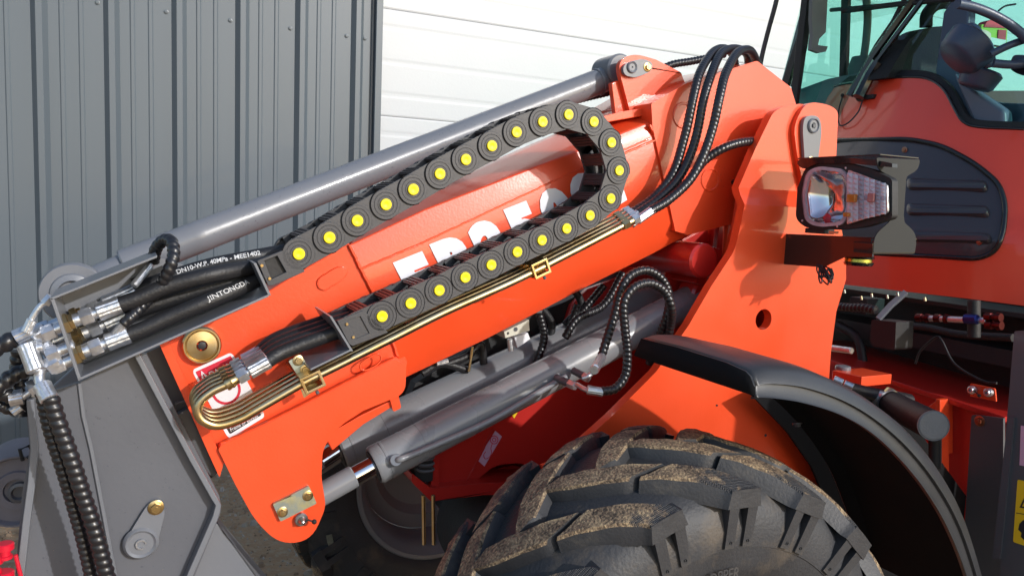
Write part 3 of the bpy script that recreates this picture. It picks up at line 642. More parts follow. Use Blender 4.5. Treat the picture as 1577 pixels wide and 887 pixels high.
spiral("spiral_hose", PP([(845, 165), (905, 150), (960, 135), (1015, 108)], 2.2), .0125, LD)
# ---- hose loops on the lift cylinders
g = spiral("spiral_hose", PP([(925, 553), (936, 519), (948, 480), (956, 447), (971, 424), (997, 416), (1020, 430), (1030, 455), (1027, 487), (1014, 520, 1.770), (1000, 560, 1.810)], 1.740), .0125, LD)
a, c = P(916, 588, 1.770), P(912, 573, 1.750); B().tube(crv([P(898, 582, 1.770), P(906, 579, 1.760), P(913, 572, 1.750), P(917, 565, 1.635)], 6), .007, 12).build("elbow_tube", MZ, g); ferrule(P(915, 570, 1.635), P(927, 549, 1.740), .0125, g)
g = spiral("spiral_hose", PP([(926, 603), (948, 598), (964, 576), (966, 540), (962, 502), (961, 466), (976, 443), (1001, 436), (1024, 449), (1034, 474), (1032, 504, 1.730), (1020, 560, 1.770)], 1.690), .0125, LD)
B().tube(crv([P(888, 592, 1.760), P(898, 598, 1.730), P(908, 602, 1.710)], 6), .007, 12).build("elbow_tube", MZ, g); ferrule(P(904, 600, 1.710), P(929, 604, 1.690), .0125, g)
for pts, Y in (([(1128, 425), (1100, 455), (1070, 485), (1040, 530), (1010, 580)], 1.79), ([(1140, 415), (1112, 448), (1082, 482), (1056, 520), (1030, 580)], 1.80), ([(890, 470), (880, 500), (905, 470), (930, 440)], 2.1), ([(830, 480), (838, 520), (825, 560)], 2.05), ([(960, 420), (930, 470), (890, 490), (870, 520)], 1.98)):
    spiral("spiral_hose", PP(pts, Y), .0125, LD)
# ---- hoses at the coupler end
g = spiral("spiral_hose", PP([(78, 612), (90, 650), (108, 700), (128, 760), (148, 820), (168, 900), (180, 960)], 1.66), .0155, LD)
g2_ = spiral("spiral_hose", PP([(64, 606), (76, 660), (92, 710), (110, 770), (130, 840), (142, 900), (150, 960)], 1.69), .0125, LD)
# near elbow: nut, bend, ferrule
def elbow(pts, fa, fb, nut, parent, r=.0095, fr_=.0165):
    B().tube(crv(pts, 8), r, 16).build("elbow_tube", MZ, parent)
    ferrule(fa, fb, fr_, parent); B().hexn(nut[0], nut[1], .019).build("swivel_nut", MZ, parent)
EYy = 1.70
elbow([P(80, 564, EYy), P(68, 566, EYy), P(61, 575, 1.69), P(62, 590, 1.68), P(67, 600, 1.67)], P(64, 592, 1.68), P(77, 616, 1.66), (P(74, 566, EYy), P(92, 556, EYy)), g)
g3 = spiral("spiral_hose", PP([(24, 522), (5, 530), (-25, 545), (-60, 560)], 1.72), .0175, LD)
elbow([P(60, 520, 1.72), P(45, 513, 1.72), P(30, 518, 1.72)], P(50, 508, 1.72), P(24, 521, 1.72), (P(52, 520, 1.72), P(72, 510, 1.72)), g3)
g4 = spiral("spiral_hose", PP([(30, 540), (28, 570), (33, 600), (30, 640)], 1.80), .0155, LD)
g5 = spiral("spiral_hose", PP([(50, 567), (25, 576), (5, 590), (-30, 615)], 1.76), .0165, LD)
elbow([P(66, 534, 1.7), P(52, 537, 1.7), P(44, 548, 1.7), P(50, 562, 1.7)], P(40, 530, 1.70), P(56, 572, 1.68), (P(64, 540, 1.72), P(84, 530, 1.72)), g5)
g6 = spiral("spiral_hose", PP([(18, 612), (0, 604), (-30, 590)], 1.78), .015, LD)
elbow([P(58, 598, 1.78), P(45, 604, 1.78), P(34, 612, 1.78), P(18, 613, 1.78)], P(36, 610, 1.78), P(14, 614, 1.78), (P(46, 600, 1.78), P(58, 594, 1.78)), g6, r=.007)
g7 = spiral("spiral_hose", PP([(22, 632), (8, 628), (-20, 615)], 1.80), .012, LD)
elbow([P(62, 590, 1.8), P(48, 612, 1.8), P(36, 628, 1.8), P(20, 634, 1.8)], P(34, 624, 1.8), P(20, 634, 1.8), (P(44, 600, 1.8), P(52, 592, 1.8)), g7, r=.007)
# bulkhead row outside the end plate
for (x, y, Y) in ((92, 505, 1.70), (86, 524, 1.73), (98, 538, 1.70), (106, 556, 1.70), (84, 500, 1.75), (96, 546, 1.75)):
    a = P(x, y, Y); B().hexn(a+AX*-.03, a+AX*-.008, .0165).cyl(a+AX*-.01, a+AX*.02, .012).build("bulkhead_fitting", MZ, tray)
# thin bent tube at the top left
g = B().tube(crv(PP([(78, 464), (64, 470), (52, 486), (47, 498)], 1.70), 8), .006, 12).build("thin_steel_tube", MZ, LD)
ferrule(P(50, 492, 1.70), P(40, 512, 1.70), .0095, g); B().hexn(P(70, 468, 1.7), P(80, 457, 1.7), .010).build("swivel_nut", MZ, g)
# inside the tray: nuts, ferrules, rubber hoses
def traynest(x, y, Y, end, r=.0165, nut2=True):
    a = P(x, y, Y); f = (P(*end[0], Y)-a).normalized(); q = B().hexn(a, a+f*.012, .021).hexn(a+f*.012, a+f*.020, .0165).build("bulkhead_nut", MZY, tray)
    B().cyl(a+f*.018, a+f*.034, .013).hexn(a+f*.032, a+f*.054, .0175).cyl(a+f*.052, a+f*.066, .0115).build("hose_coupling", MZ, tray)
    ferrule(a+f*.062, a+f*.106, .0175, tray)
    pts = [a+f*.10, a+f*.14]+[P(*e_[:2], e_[2] if len(e_) > 2 else Y) for e_ in end[1:]]
    return hose("rubber_hose", pts, r, LD), pts
h1_, hp1 = traynest(97, 500, 1.70, [(160, 478), (260, 440), (330, 422), (388, 411, 1.735), (450, 395, 1.76)])
h2_, hp2 = traynest(112, 520, 1.755, [(170, 496), (260, 462), (330, 440), (400, 424), (450, 400)])
h3_, hp3 = traynest(112, 548, 1.70, [(170, 526), (260, 489), (330, 460), (392, 433, 1.735), (450, 405, 1.76)])
h4_, hp4 = traynest(112, 490, 1.785, [(180, 462), (250, 434), (320, 416), (400, 400), (450, 390)])
hh = hose("rubber_hose", PP([(205, 450), (250, 432), (320, 410), (385, 397, 1.775), (450, 385, 1.79)], 1.785), .0165, LD); ferrule(P(160, 470, 1.785), P(210, 449, 1.785), .0185, tray)
text_on_tube('3/8" DN10-W.P. 40MPa - MEE1402', hp1 if 0 else PP([(205, 450), (250, 432), (320, 410), (385, 397, 1.775), (450, 385, 1.79)], 1.785), .0165, .065, .0145, .15, MTXT, hh, xs=.95, bold=.0003)
text_on_tube('JINTONGDA', hp3, .0165, .165, .0145, .0, MTXT, h3_, xs=1.1, bold=.0001)
# corrugated loop standing over the tray
g = spiral("spiral_hose", PP([(236, 402, 1.78), (240, 384, 1.76), (252, 371, 1.74), (264, 372, 1.71), (268, 390, 1.69), (262, 412, 1.68), (248, 440, 1.70), (236, 455, 1.74)], 1.70), .0125, LD)
ferrule(P(206, 440, 1.74), P(232, 408, 1.77), .008, g)
g = spiral("spiral_hose", PP([(228, 462, 1.72), (212, 478, 1.70), (200, 490, 1.69), (190, 500, 1.69)], 1.7), .0115, LD)
ferrule(P(196, 494, 1.69), P(178, 515, 1.70), .010, g)

# raindrops still sitting on the paint
def drops(name, parent, n, fn, seed):
    r_ = random.Random(seed); b = B()
    for _ in range(n):
        p, nn = fn(r_); rad = r_.uniform(.0007, .0019); e1_ = nn.orthogonal().normalized(); e2_ = nn.cross(e1_)
        ring = [p+(e1_*cos(t*pi/3)+e2_*sin(t*pi/3))*rad for t in range(6)]; top = p+nn*rad*.6; mid = [p+nn*rad*.45+(q-p)*.6 for q in ring]
        b.add(ring+mid+[top], [(i, (i+1) % 6, 6+(i+1) % 6, 6+i) for i in range(6)]+[(6+i, 6+(i+1) % 6, 12) for i in range(6)])
    return tag(b.build(name, MDROP, parent, smooth=80), kind='stuff')
def on_tube(r_):
    t = r_.uniform(.02, .95)*Lc; a_ = r_.uniform(-.5, 1.9); rr_ = .0375+.001*t/Lc
    u_ = Vector((0, -1, 0)); v_ = dirT.cross(u_); v_ = v_ if v_.z > 0 else -v_; nn = u_*cos(a_)+v_*sin(a_); return A0+dirT*t+nn*rr_, nn
drops("water_droplets", tilt, 420, on_tube, 2)
def on_rear(r_):
    while True:
        x, y = r_.uniform(925, 1120), r_.uniform(120, 300)
        if y > 205-(x-925)*.45+4 and y < 330-(x-925)*.2: break
    return P(x, y, 1.8585 if x < 1005 else 1.8515), NY.copy()
drops("water_droplets", rear, 240, on_rear, 4)
def on_coupler(r_): return P(r_.uniform(60, 300), r_.uniform(610, 880), 1.7995), NY.copy()
drops("water_droplets", coup, 160, on_coupler, 6)
# ---- tower of the front frame: two big side plates with the pivot
TY = 1.70
zf1, zf0 = P(1200, 292, TY).z, P(1200, 318, TY).z
def towarp(s_):
    def f(v):
        t = max(0, min(1, (v.z-zf0)/(zf1-zf0))); return v+Vector((0, .045*t*s_, 0))
    return f
tw = [(1208, 172, 8), (1222, 163, 6), (1250, 158), (1278, 162, 8), (1290, 172, 10), (1286, 262), (1292, 330), (1303, 392), (1303, 430), (1288, 480), (1280, 540), (1274, 620), (1279, 780), (1285, 860), (1260, 980), (960, 980), (840, 720), (862, 712), (942, 641), (1010, 573), (1060, 502), (1096, 440), (1132, 385, 12), (1142, 340, 14), (1150, 300), (1180, 230)]
cuts = [(Vector((0, 0, z)), Vector((0, 0, 1))) for z in (zf0-.012, zf0, zf1, zf1+.012)]
tower = sliced("boom_tower_plate", PP(fil(tw), TY), (0, .03, 0), MO, LD, cuts, towarp(1), bevel=.004, holes=[circ(P(1176, 492, TY), .031, 32)])
farloop = [Vector((v.x, 2*YC-v.y, v.z)) for v in PP(fil(tw), TY)]
B().prism(farloop, (0, -.03, 0)).build("boom_tower_plate", MO, LD, bevel=.004)
# reinforcement round the pivot, inner cheek plates
pv = plate("pivot_boss_plate", [(1222, 196, 16), (1240, 157, 24), (1272, 160, 16), (1291, 170, 10), (1287, 262), (1262, 300), (1240, 300, 10), (1228, 240, 10)], 1.728, .02, MO, tower, bevel=.004)
st_ = plate("pivot_retainer", [(1236, 196, 14), (1240, 178, 12), (1262, 178, 12), (1266, 200, 12), (1259, 256, 8), (1240, 256, 8)], 1.715, .011, MG, pv, bevel=.002)
c = P(1252, 194, 1.715); B().lathe(c, NY, [(-.002, .023), (.004, .022), (.007, .019), (.003, .016), (.003, .009), (-.004, .008), (-.004, 0)], 36).build("pivot_pin", MG, st_)
B().cyl(c+NY*-.004, c+NY*.006, .006).build("grease_nipple", MGD, st_); bolt(P(1249, 248, 1.715), NY, .009, st_)
for dx, Y in ((-8, 1.77), (-20, 1.815)):
    plate("inner_cheek", [(1208+dx, 176, 14), (1240+dx, 164, 20), (1275+dx, 180), (1270+dx, 300), (1200+dx, 420), (1124+dx, 480), (1122+dx, 460), (1152+dx, 340), (1164+dx, 262)], Y, .014, MO, tower, bevel=.003)
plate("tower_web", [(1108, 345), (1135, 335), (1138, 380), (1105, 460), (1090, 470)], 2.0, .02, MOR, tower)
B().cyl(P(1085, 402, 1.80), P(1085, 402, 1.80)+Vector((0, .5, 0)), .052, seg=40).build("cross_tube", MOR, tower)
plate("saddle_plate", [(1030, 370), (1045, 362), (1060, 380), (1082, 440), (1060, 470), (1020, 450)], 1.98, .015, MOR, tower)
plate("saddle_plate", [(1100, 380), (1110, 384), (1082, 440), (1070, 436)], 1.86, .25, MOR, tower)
B().box((1.90, 1.735, .6), (1.93, 2.34, 1.55)).build("hole_backing_plate", MOR, tower, smooth=0)  # added behind the round hole so that it looks dark inside
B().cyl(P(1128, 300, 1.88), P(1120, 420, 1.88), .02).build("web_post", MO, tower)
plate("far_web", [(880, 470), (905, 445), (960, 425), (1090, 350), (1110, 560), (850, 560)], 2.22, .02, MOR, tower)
bh = B().cyl(P(1179, 670, TY-.002), P(1179, 670, TY+.001), .004).cyl(P(1104, 624, TY-.002), P(1104, 624, TY+.001), .003).build("small_holes", MBK, tower)
plate("small_sticker", [(1206, 650), (1222, 650), (1222, 658), (1206, 658)], TY-.001, .001, MW, tower, bevel=0)
# the round hole looks dark because the added backing plate closes it
# ---- front frame nose in the shade under the cylinders
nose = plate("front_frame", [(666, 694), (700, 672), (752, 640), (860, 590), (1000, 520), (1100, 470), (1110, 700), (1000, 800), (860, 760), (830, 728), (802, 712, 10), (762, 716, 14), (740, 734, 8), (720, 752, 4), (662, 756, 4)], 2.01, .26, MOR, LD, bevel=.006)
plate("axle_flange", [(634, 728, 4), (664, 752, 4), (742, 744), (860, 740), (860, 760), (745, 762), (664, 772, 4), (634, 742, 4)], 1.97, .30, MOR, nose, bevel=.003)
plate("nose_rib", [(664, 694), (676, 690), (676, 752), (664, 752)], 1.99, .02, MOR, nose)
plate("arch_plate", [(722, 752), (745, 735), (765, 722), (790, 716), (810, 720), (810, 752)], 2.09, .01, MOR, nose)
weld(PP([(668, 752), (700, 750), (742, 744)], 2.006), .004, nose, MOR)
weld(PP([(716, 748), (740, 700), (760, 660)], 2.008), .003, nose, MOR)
HQ = [(763, 663), (773, 672), (746, 718), (735, 708)]
hs_ = B().prism(PP(HQ, 2.0085), (0, .001, 0)).build("hook_sticker", MPK, nose, smooth=0)
ring2 = lambda cx, cy, r, w_: ([P(cx+r*cos(t*pi/10), cy+r*1.05*sin(t*pi/10), 2.0075) for t in range(21)], [P(cx+(r-w_)*cos(t*pi/10), cy+(r-w_)*1.05*sin(t*pi/10), 2.0075) for t in range(21)])
for (cx, cy, r, w_) in ((761, 677, 6.5, 1.2), (761, 677, 3.2, 1.0)):
    a, c = ring2(cx, cy, r, w_); B().add(a+c, [(i, i+1, i+22, i+21) for i in range(20)]).build("ring_mark", MRS, hs_, smooth=0)
hk = crv([Vector((758, 683, 0)), Vector((756, 690, 0)), Vector((757, 697, 0)), Vector((753, 704, 0)), Vector((747, 706, 0)), Vector((745, 700, 0)), Vector((748, 695, 0))], 5)
B().tube([P(v.x, v.y, 2.0075) for v in hk], .0011, 4).build("hook_mark", MRS, hs_)
ys = B().prism(PP([(786, 636), (801, 628), (792, 644)], 2.0085), (0, .001, 0)).build("yellow_sticker", MYS, nose, smooth=0)
# dark axle, rods and bolts underneath
ax = B().cyl(P(700, 830, 1.75), Vector((1.06, 2.75, .56)), .11, seg=32)
axle = B().lathe((1.06, 1.5, .56), (0, 1, 0), [(0, .09), (.1, .08), (.2, .09), (.32, .17), (.54, .2), (.76, .17), (.88, .09), (1.2, .08), (1.2, 0)], 40).build("front_axle", MBM, LD)
for x in (652, 667): B().cyl(P(x, 762, 1.90), P(x+1, 838, 1.90), .0055, seg=10).build("axle_bolt", MZY, axle)
for y in range(5): B().lathe(P(655, 688+y*9, 1.92), (0, 0, 1), [(0, .022), (.004, .026), (.008, .022)], 16).build("valve_spring_coil", MGD, axle)
B().box(P(640, 690, 1.98)-Vector((0, 0, .1)), P(668, 690, 1.98)+Vector((0, .1, .02))).build("valve_block", MBM, axle)
# valve block, white box and dark pipes under the boom
vb = plate("cream_valve_block", [(776, 511), (815, 492), (816, 509), (778, 521)], 1.98, .06, MWB, LD, bevel=.002)
B().cyl(P(782, 513, 1.98), P(782, 513, 1.979), .004, seg=16).build("port_hole", MBK, vb)
c = P(794, 507, 1.98); B().lathe(c, NY, [(0, .0065), (.001, .0065), (.001, .005), (.0005, .0045), (.0005, .002), (.001, .0015), (.001, 0)], 20).build("plug_screw", MGD, vb)
plate("white_side_block", [(792, 520), (813, 512), (817, 522), (797, 536)], 2.02, .05, MW, vb, bevel=.002)
B().cyl(P(785, 522, 2.0), P(787, 540, 2.0), .009).build("zinc_fitting", MZ, vb)
B().cyl(P(728, 534, 2.1), P(722, 572, 2.1), .004, seg=10).build("brass_rod", MZY, vb)
B().cyl(P(672, 560, 2.1), P(690, 556, 2.1), .008, seg=10).build("zinc_fitting", MZ, vb)
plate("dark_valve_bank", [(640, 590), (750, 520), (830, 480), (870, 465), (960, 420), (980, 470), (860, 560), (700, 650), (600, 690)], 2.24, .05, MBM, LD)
for pts in ([(650, 575), (680, 560), (720, 570)], [(690, 560), (720, 548), (740, 530), (745, 560)], [(830, 470), (850, 500), (840, 540)], [(880, 440), (895, 470), (870, 500)]):
    hose("dark_hose", PP(pts, 2.12), .012, LD)
# ---- wheels
WC = Vector((1.06, 0, .540))
def pol(y, r, th): return Vector((WC.x-r*sin(th), y, WC.z+r*cos(th)))
def wheel(y0, y1, NL, th0, name='front_wheel'):
    root = empty(name, (0, 0, 0), LD); wdt = y1-y0
    cas = [(.035, .314), (.018, .328), (.006, .365), (.002, .40), (0, .401), (-.002, .44), (.010, .478), (.03, .505), (.06, .520), (.11, .534), (.20, .541), (.29, .534), (.34, .520), (.37, .505), (.390, .478), (.402, .44), (.40, .401), (.398, .40), (.394, .365), (.382, .328), (.365, .314)]
    B().lathe((WC.x, y0, WC.z), (0, 1, 0), [(d*wdt/.4, r) for d, r in cas], 120).build("tyre", [MTC], root, smooth=40)
    # rim
    rp = [(.034, .316), (.028, .318), (.024, .312), (.026, .300), (.05, .285), (.06, .275), (.10, .262), (.20, .256), (.25, .25), (.255, .10), (.30, .09), (.30, 0)]
    rp = [(wdt-d, r) for d, r in rp] if y0 < 2 else [(d, r) for d, r in rp]
    rimp = [(.034, .316), (.028, .318), (.024, .312), (.026, .300), (.05, .285), (.06, .275), (.10, .262), (.20, .256), (wdt-.06, .275), (wdt-.05, .285), (wdt-.026, .300), (wdt-.024, .312), (wdt-.034, .316)]
    B().lathe((WC.x, y0, WC.z), (0, 1, 0), rimp, 96).build("rim", MRM, root)
    B().lathe((WC.x, y0+wdt*.55, WC.z), (0, 1, 0), [(-.03, .256), (-.03, .2), (0, .17), (0, 0)], 64).build("wheel_disc", MRM, root)
    meshes = {}
    for side in (0, 1):
        ys = (lambda d: y0+d) if side == 0 else (lambda d: y1-d)
        b = B(); N = 26
        # tread bar: from the shoulder it sweeps forwards to the centre line
        S_ = [(-.013, .490, .526, 0.0, .140), (.000, .490, .531, .012, .150), (.03, .500, .545, .09, .155), (.07, .515, .557, .20, .155), (.11, .528, .564, .31, .158), (.15, .535, .568, .41, .150), (.19, .538, .569, .49, .135), (.225, .538, .568, .555, .10)]
        st2 = []
        for i in range(N+1):
            u = i/N*(len(S_)-1); k = min(len(S_)-2, int(u)); f = u-k; st2.append([S_[k][j]*(1-f)+S_[k+1][j]*f for j in range(5)])
        vs = []
        for (d, rb, rt, th, wd) in st2:
            for (q, r) in ((-.62, rb), (-.5, rt-.006), (-.44, rt), (-.15, rt), (.15, rt), (.44, rt), (.5, rt-.006), (.62, rb)):
                t_ = th+wd*q
                jr = noise.noise(Vector((d*40+side*7, q*5, 3)))*.0035 if r >= rt-.006 else 0
                vs.append(Vector((-(r+jr)*sin(t_), ys(d), (r+jr)*cos(t_))))
        fs = []; mis = []
        for i in range(N):
            if i in (13,): continue          # small transverse cut through the bar
            for k in range(7): fs.append((i*8+k, i*8+k+1, (i+1)*8+k+1, (i+1)*8+k)); mis.append(0 if 1 <= k <= 5 else 1)
        for e_ in (0, 13, 14, N): fs.append(tuple(e_*8+k for k in range(8))); mis.append(1)
        b.add(vs, fs, 0); b.mi = mis
        # buttress: two legs running down the sidewall with a sunk panel between
        def leg(q0, q1, r0, r1, d0, d1, w0, w1):
            V = []
            for (r, d, wf) in ((r1, d1, w1), (r0, d0, w0)):
                for q in (q0, q1):
                    t_ = .105*q*wf; V += [Vector((-r*sin(t_), ys(d), r*cos(t_))), Vector((-r*sin(t_*1.02), ys(.02), r*cos(t_*1.02)))]
            b.add(V, [(0, 2, 6, 4), (1, 5, 7, 3), (0, 4, 5, 1), (2, 3, 7, 6), (0, 1, 3, 2), (4, 6, 7, 5)], 1)
        leg(-.5, -.16, .406, .526, -.006, -.0135, 1.6, 1.33); leg(.16, .5, .406, .526, -.006, -.0135, 1.6, 1.33)
        leg(-.16, .16, .49, .526, -.0125, -.0135, 1.33, 1.33)
        for q in (-.32, .32):
            t_ = .105*q*1.55; cc_ = Vector((-.418*sin(t_), ys(-.0075), .418*cos(t_))); b.lathe(cc_-Vector((0, .001, 0)), (0, 1, 0), [(0, .003), (.002, .003), (.002, 0)], 8, 1)
        proto = None
        for k in range(NL):
            th = th0+(k+(.5 if side else 0))*2*pi/NL
            if proto is None: proto = b.build("tread_lug", [MMUD, MTY], root, smooth=40); o = proto
            else: o = bpy.data.objects.new("tread_lug", proto.data); S.collection.objects.link(o); o.parent = root
            o.location = WC; o.rotation_euler = (0, -th, 0)
    return root
w1 = wheel(1.115, 1.515, 17, .335)
w2 = wheel(2.66, 3.06, 17, .2)
# raised lettering on the sidewall
me = text_mesh("HOPPER", .034, .0004, .8); vs = []
for v in me.vertices: th = .20-v.co.x/.36; vs.append(pol(1.115-.0002, .338+v.co.y, th))
for v in list(vs): pass
bb = B(); bb.add([v+Vector((0, -.001, 0)) for v in vs], [tuple(p.vertices) for p in me.polygons]); bb.build("raised_lettering", MTY, w1, smooth=0)
plate("sidewall_label", [(502, 824), (511, 822), (516, 845), (507, 848)], 2.652, .001, mat("faded_label", (.16, .17, .13), .7, var=.5, vs=90), w2, bevel=0)
# ---- mudguard over the near wheel
Uo = [(1158, 574), (1185, 566), (1240, 570), (1300, 592), (1350, 622), (1402, 664), (1448, 720), (1485, 785), (1507, 850), (1520, 900), (1530, 960)]
Lo = [(1165, 612), (1190, 613), (1240, 621), (1300, 641), (1352, 674), (1405, 728), (1445, 785), (1472, 840), (1490, 890), (1500, 930), (1506, 980)]
U = resample(crv(PP(Uo, 1.065), 6), .012); Lw = crv(PP(Lo, 1.05), 6)
Lq = resample(Lw, .004); nU = len(U); Lr = [Lq[int(i*(len(Lq)-1)/(nU-1))] for i in range(nU)]
b = B(); YI = 1.425; m_ = 11; vs = []
for u_, l_ in zip(U, Lr):
    mid = u_*.45+l_*.55
    c_in = (Vector((WC.x, 0, WC.z))-Vector((u_.x, 0, u_.z))).normalized()
    row = [l_+Vector((0, .010, 0)), l_, l_*.93+u_*.07+Vector((0, .004, 0)), mid+Vector((0, .004, 0)), mid*.95+u_*.05+Vector((0, -.003, 0)), u_*.85+l_*.15+Vector((0, .002, 0)), u_+Vector((0, .012, 0)), Vector((u_.x, 1.13, u_.z))-c_in*.006, Vector((u_.x, 1.28, u_.z))-c_in*.008, Vector((u_.x, YI-.02, u_.z))-c_in*.004, Vector((u_.x, YI, u_.z))+c_in*.03]
    vs += row
b.add(vs, [(i*m_+k, i*m_+k+1, (i+1)*m_+k+1, (i+1)*m_+k) for i in range(nU-1) for k in range(m_-1)])
# front face of the mudguard
F0 = vs[:m_]; back = [v+Vector((.012, 0, .0)) for v in F0]
low = [Vector((v.x-.004, v.y, min(v.z, Lr[0].z+.004))) for v in F0]
b.add(F0+low, [(k, k+1, m_+k+1, m_+k) for k in range(m_-1)])
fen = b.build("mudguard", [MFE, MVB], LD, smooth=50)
md = fen.modifiers.new("thickness", 'SOLIDIFY'); md.thickness = .005; md.offset = -1; md.material_offset = 1  # inner skin near-black: shade under the guard put into its colour
B().lathe(P(1070, 548, 1.28)+Vector((0, 0, -.01)), (0, 0, 1), [(0, .03), (.03, .022), (.034, 0)], 20).build("mount_hump", MFE, fen)
for q in ((1228, 652), (1360, 682)): bolt(P(q[0]+0, q[1], 1.36), Vector((0, -.3, -1)), .008, fen, MGD)
plate("arch_shade_liner", [(1160, 610), (1200, 590), (1320, 600), (1420, 670), (1500, 780), (1540, 900), (1540, 1000), (1280, 1000), (1276, 780), (1250, 718), (1212, 664)], 1.62, .008, MVB, fen, bevel=0)  # near-black sheet carrying the shade inside the wheel arch
# ---- headlight and its bracket
XB = 1.74
arm = plateX("headlight_bracket", [(1193, 360), (1342, 367), (1344, 396), (1300, 396), (1268, 412), (1193, 406)], XB, .004, MB_, LD, bevel=.001)
def PYX(x, y, X, dx=0): v = PX(x, y, X); return v
q0, q1 = PX(1205, 360, XB), PX(1345, 366, XB)
B().add([q0, q1, q1+Vector((.17, 0, 0)), q0+Vector((.17, 0, 0)), q0-Vector((0, 0, .003)), q1-Vector((0, 0, .003)), q1+Vector((.17, 0, -.003)), q0+Vector((.17, 0, -.003))], [(0, 1, 2, 3), (7, 6, 5, 4), (0, 4, 5, 1), (1, 5, 6, 2), (2, 6, 7, 3), (3, 7, 4, 0)]).build("bracket_shelf", MB_, arm)
HY = q1.y-.006
gl_ = plate("hourglass_plate", [(1350, 243, 3), (1417, 246, 3), (1414, 262, 12), (1396, 272, 5), (1392, 330), (1393, 343, 4), (1410, 358, 12), (1411, 376), (1409, 389, 4), (1345, 389, 3), (1347, 362, 12), (1370, 342, 5), (1376, 330), (1374, 272, 5), (1352, 262, 12)], HY, .003, mat("satin_black_bracket", (.035, .036, .034), .62, coat=0, var=.1, spec=.25), arm, bevel=.001)
plate("outer_foot", [(1344, 374, 2), (1410, 374), (1409, 391, 4), (1344, 391)], HY+.001, .06, MB_, arm, bevel=.001)
# roof of the bracket
tz = PX(1232, 246, XB); te = P(1415, 245, HY)
zt = (tz.z+te.z)/2
B().prism([Vector((XB-.01, HY, te.z)), Vector((te.x, HY, te.z)), Vector((te.x, tz.y, tz.z)), Vector((XB-.01, tz.y, tz.z))], (0, 0, .004)).build("bracket_roof", MB_, arm, bevel=.001)
plateX("roof_drop", [(1225, 250, 8), (1236, 243, 6), (1300, 243), (1345, 246), (1374, 252), (1374, 258), (1310, 252), (1258, 252), (1236, 262, 8)], XB-.012, .02, MB_, arm)
# lamp housing
BZ0 = [(1243, 264, 12), (1262, 257, 8), (1296, 261, 6), (1307, 275, 8), (1306, 330, 10), (1296, 346, 8), (1262, 349, 10), (1241, 342, 12), (1236, 300, 10)]
hl_l = fil([(1240, 258, 10), (1262, 247, 8), (1300, 250), (1345, 262), (1374, 276, 6), (1374, 336, 6), (1330, 350, 10), (1290, 354), (1242, 352, 12), (1225, 338, 10), (1228, 290)])
hl = B().prism(PPX(hl_l, XB-.004), (.022, 0, 0), [PPX(fil(BZ0, 5), XB-.004)]).build("headlight", MBM, LD, bevel=.004)
bz = fil([(1243, 264, 12), (1262, 257, 8), (1296, 261, 6), (1307, 275, 8), (1306, 330, 10), (1296, 346, 8), (1262, 349, 10), (1241, 342, 12), (1236, 300, 10)], 5)
cb = Vector((1271, 303)); bi = [tuple(cb+(Vector(q)-cb)*.93) for q in bz]
bzl = B().prism(PPX(bz, XB-.012), (.010, 0, 0), [PPX(bi, XB-.012)]).build("lens_bezel", mat("clear_plastic_rim", (.55, .5, .55), .2, coat=.6, var=.15, vs=40), hl, bevel=.002)
# square reflector bowl: rings of the bezel shrinking into the housing
rg = []; dep = [(.93, -.010), (.88, .004), (.74, .018), (.55, .028), (.35, .034), (.16, .037)]
b = B(); n_ = len(bz); vs = []
for s_, dx in dep: vs += PPX([tuple(cb+(Vector(q)-cb)*s_) for q in bz], XB-.008) if 0 else [PX(*(cb+(Vector(q)-cb)*s_), XB-.008)+Vector((dx, 0, 0)) for q in bz]
fs = [(i*n_+k, i*n_+(k+1) % n_, (i+1)*n_+(k+1) % n_, (i+1)*n_+k) for i in range(len(dep)-1) for k in range(n_)]+[tuple((len(dep)-1)*n_+k for k in range(n_))]
# the housing is solid, so the bowl sits on its face and stands proud by the lens depth
b.v = []; b.f = []; b.mi = []
vs = []
dep = [(.99, -.006), (.93, .010), (.80, .026), (.6, .040), (.38, .048), (.14, .051)]
for s_, dx in dep: vs += [PX(*(cb+(Vector(q)-cb)*s_), XB-.004)+Vector((dx, 0, 0)) for q in bz]
b.add(vs, fs).build("reflector_bowl", MCM, hl, smooth=50)
o2 = [PX(*(cb+(Vector(q)-cb)*1.02), XB-.010) for q in bz]; i2 = [PX(*(cb+(Vector(q)-cb)*.90), XB-.010) for q in bz]
bpy.data.objects.remove(bzl)
B().prism(o2, (.008, 0, 0), [i2]).build("lens_bezel", mat("clear_plastic_rim", (.55, .48, .54), .2, coat=.6, var=.3, vs=60), hl, bevel=.003)
c = PX(1291, 303, XB-.01); bl = B().lathe(c+Vector((.045, 0, 0)), NX, [(0, .016), (.004, .017), (.006, .013), (.012, .012), (.016, .009), (.022, .006), (.028, .0045), (.029, 0)], 24).build("bulb", MGD, hl)
B().lathe(c+Vector((.047, 0, 0)), NX, [(0, .0175), (.003, .019), (.006, .0175)], 24).build("bulb_collar", MCM, bl)
bl2 = B().lathe(PX(1275, 336, XB+.02), NX, [(0, .012), (.003, .013), (.006, .009), (.014, .005), (.015, 0)], 20).build("side_bulb", MRS, hl)
for q in range(9): bolt(PX(1246-q*.3, 285+q*6, XB-.012)+Vector((-.018, 0, 0)), NX, .0012, hl, MRS, 'rim_dot', wash=False) if q in () else None
# domed clear lens
vs = []; n_ = len(bz)
for s_, dx in ((.93, 0), (.75, -.007), (.5, -.012), (.25, -.0145)): vs += [PX(*(cb+(Vector(q)-cb)*s_), XB-.004)+Vector((-.010+dx*.6, 0, 0)) for q in bz]
B().add(vs, [(i*n_+k, i*n_+(k+1) % n_, (i+1)*n_+(k+1) % n_, (i+1)*n_+k) for i in range(3) for k in range(n_)]+[tuple(3*n_+k for k in range(n_))]).build("lens", MLENS, hl, smooth=60)
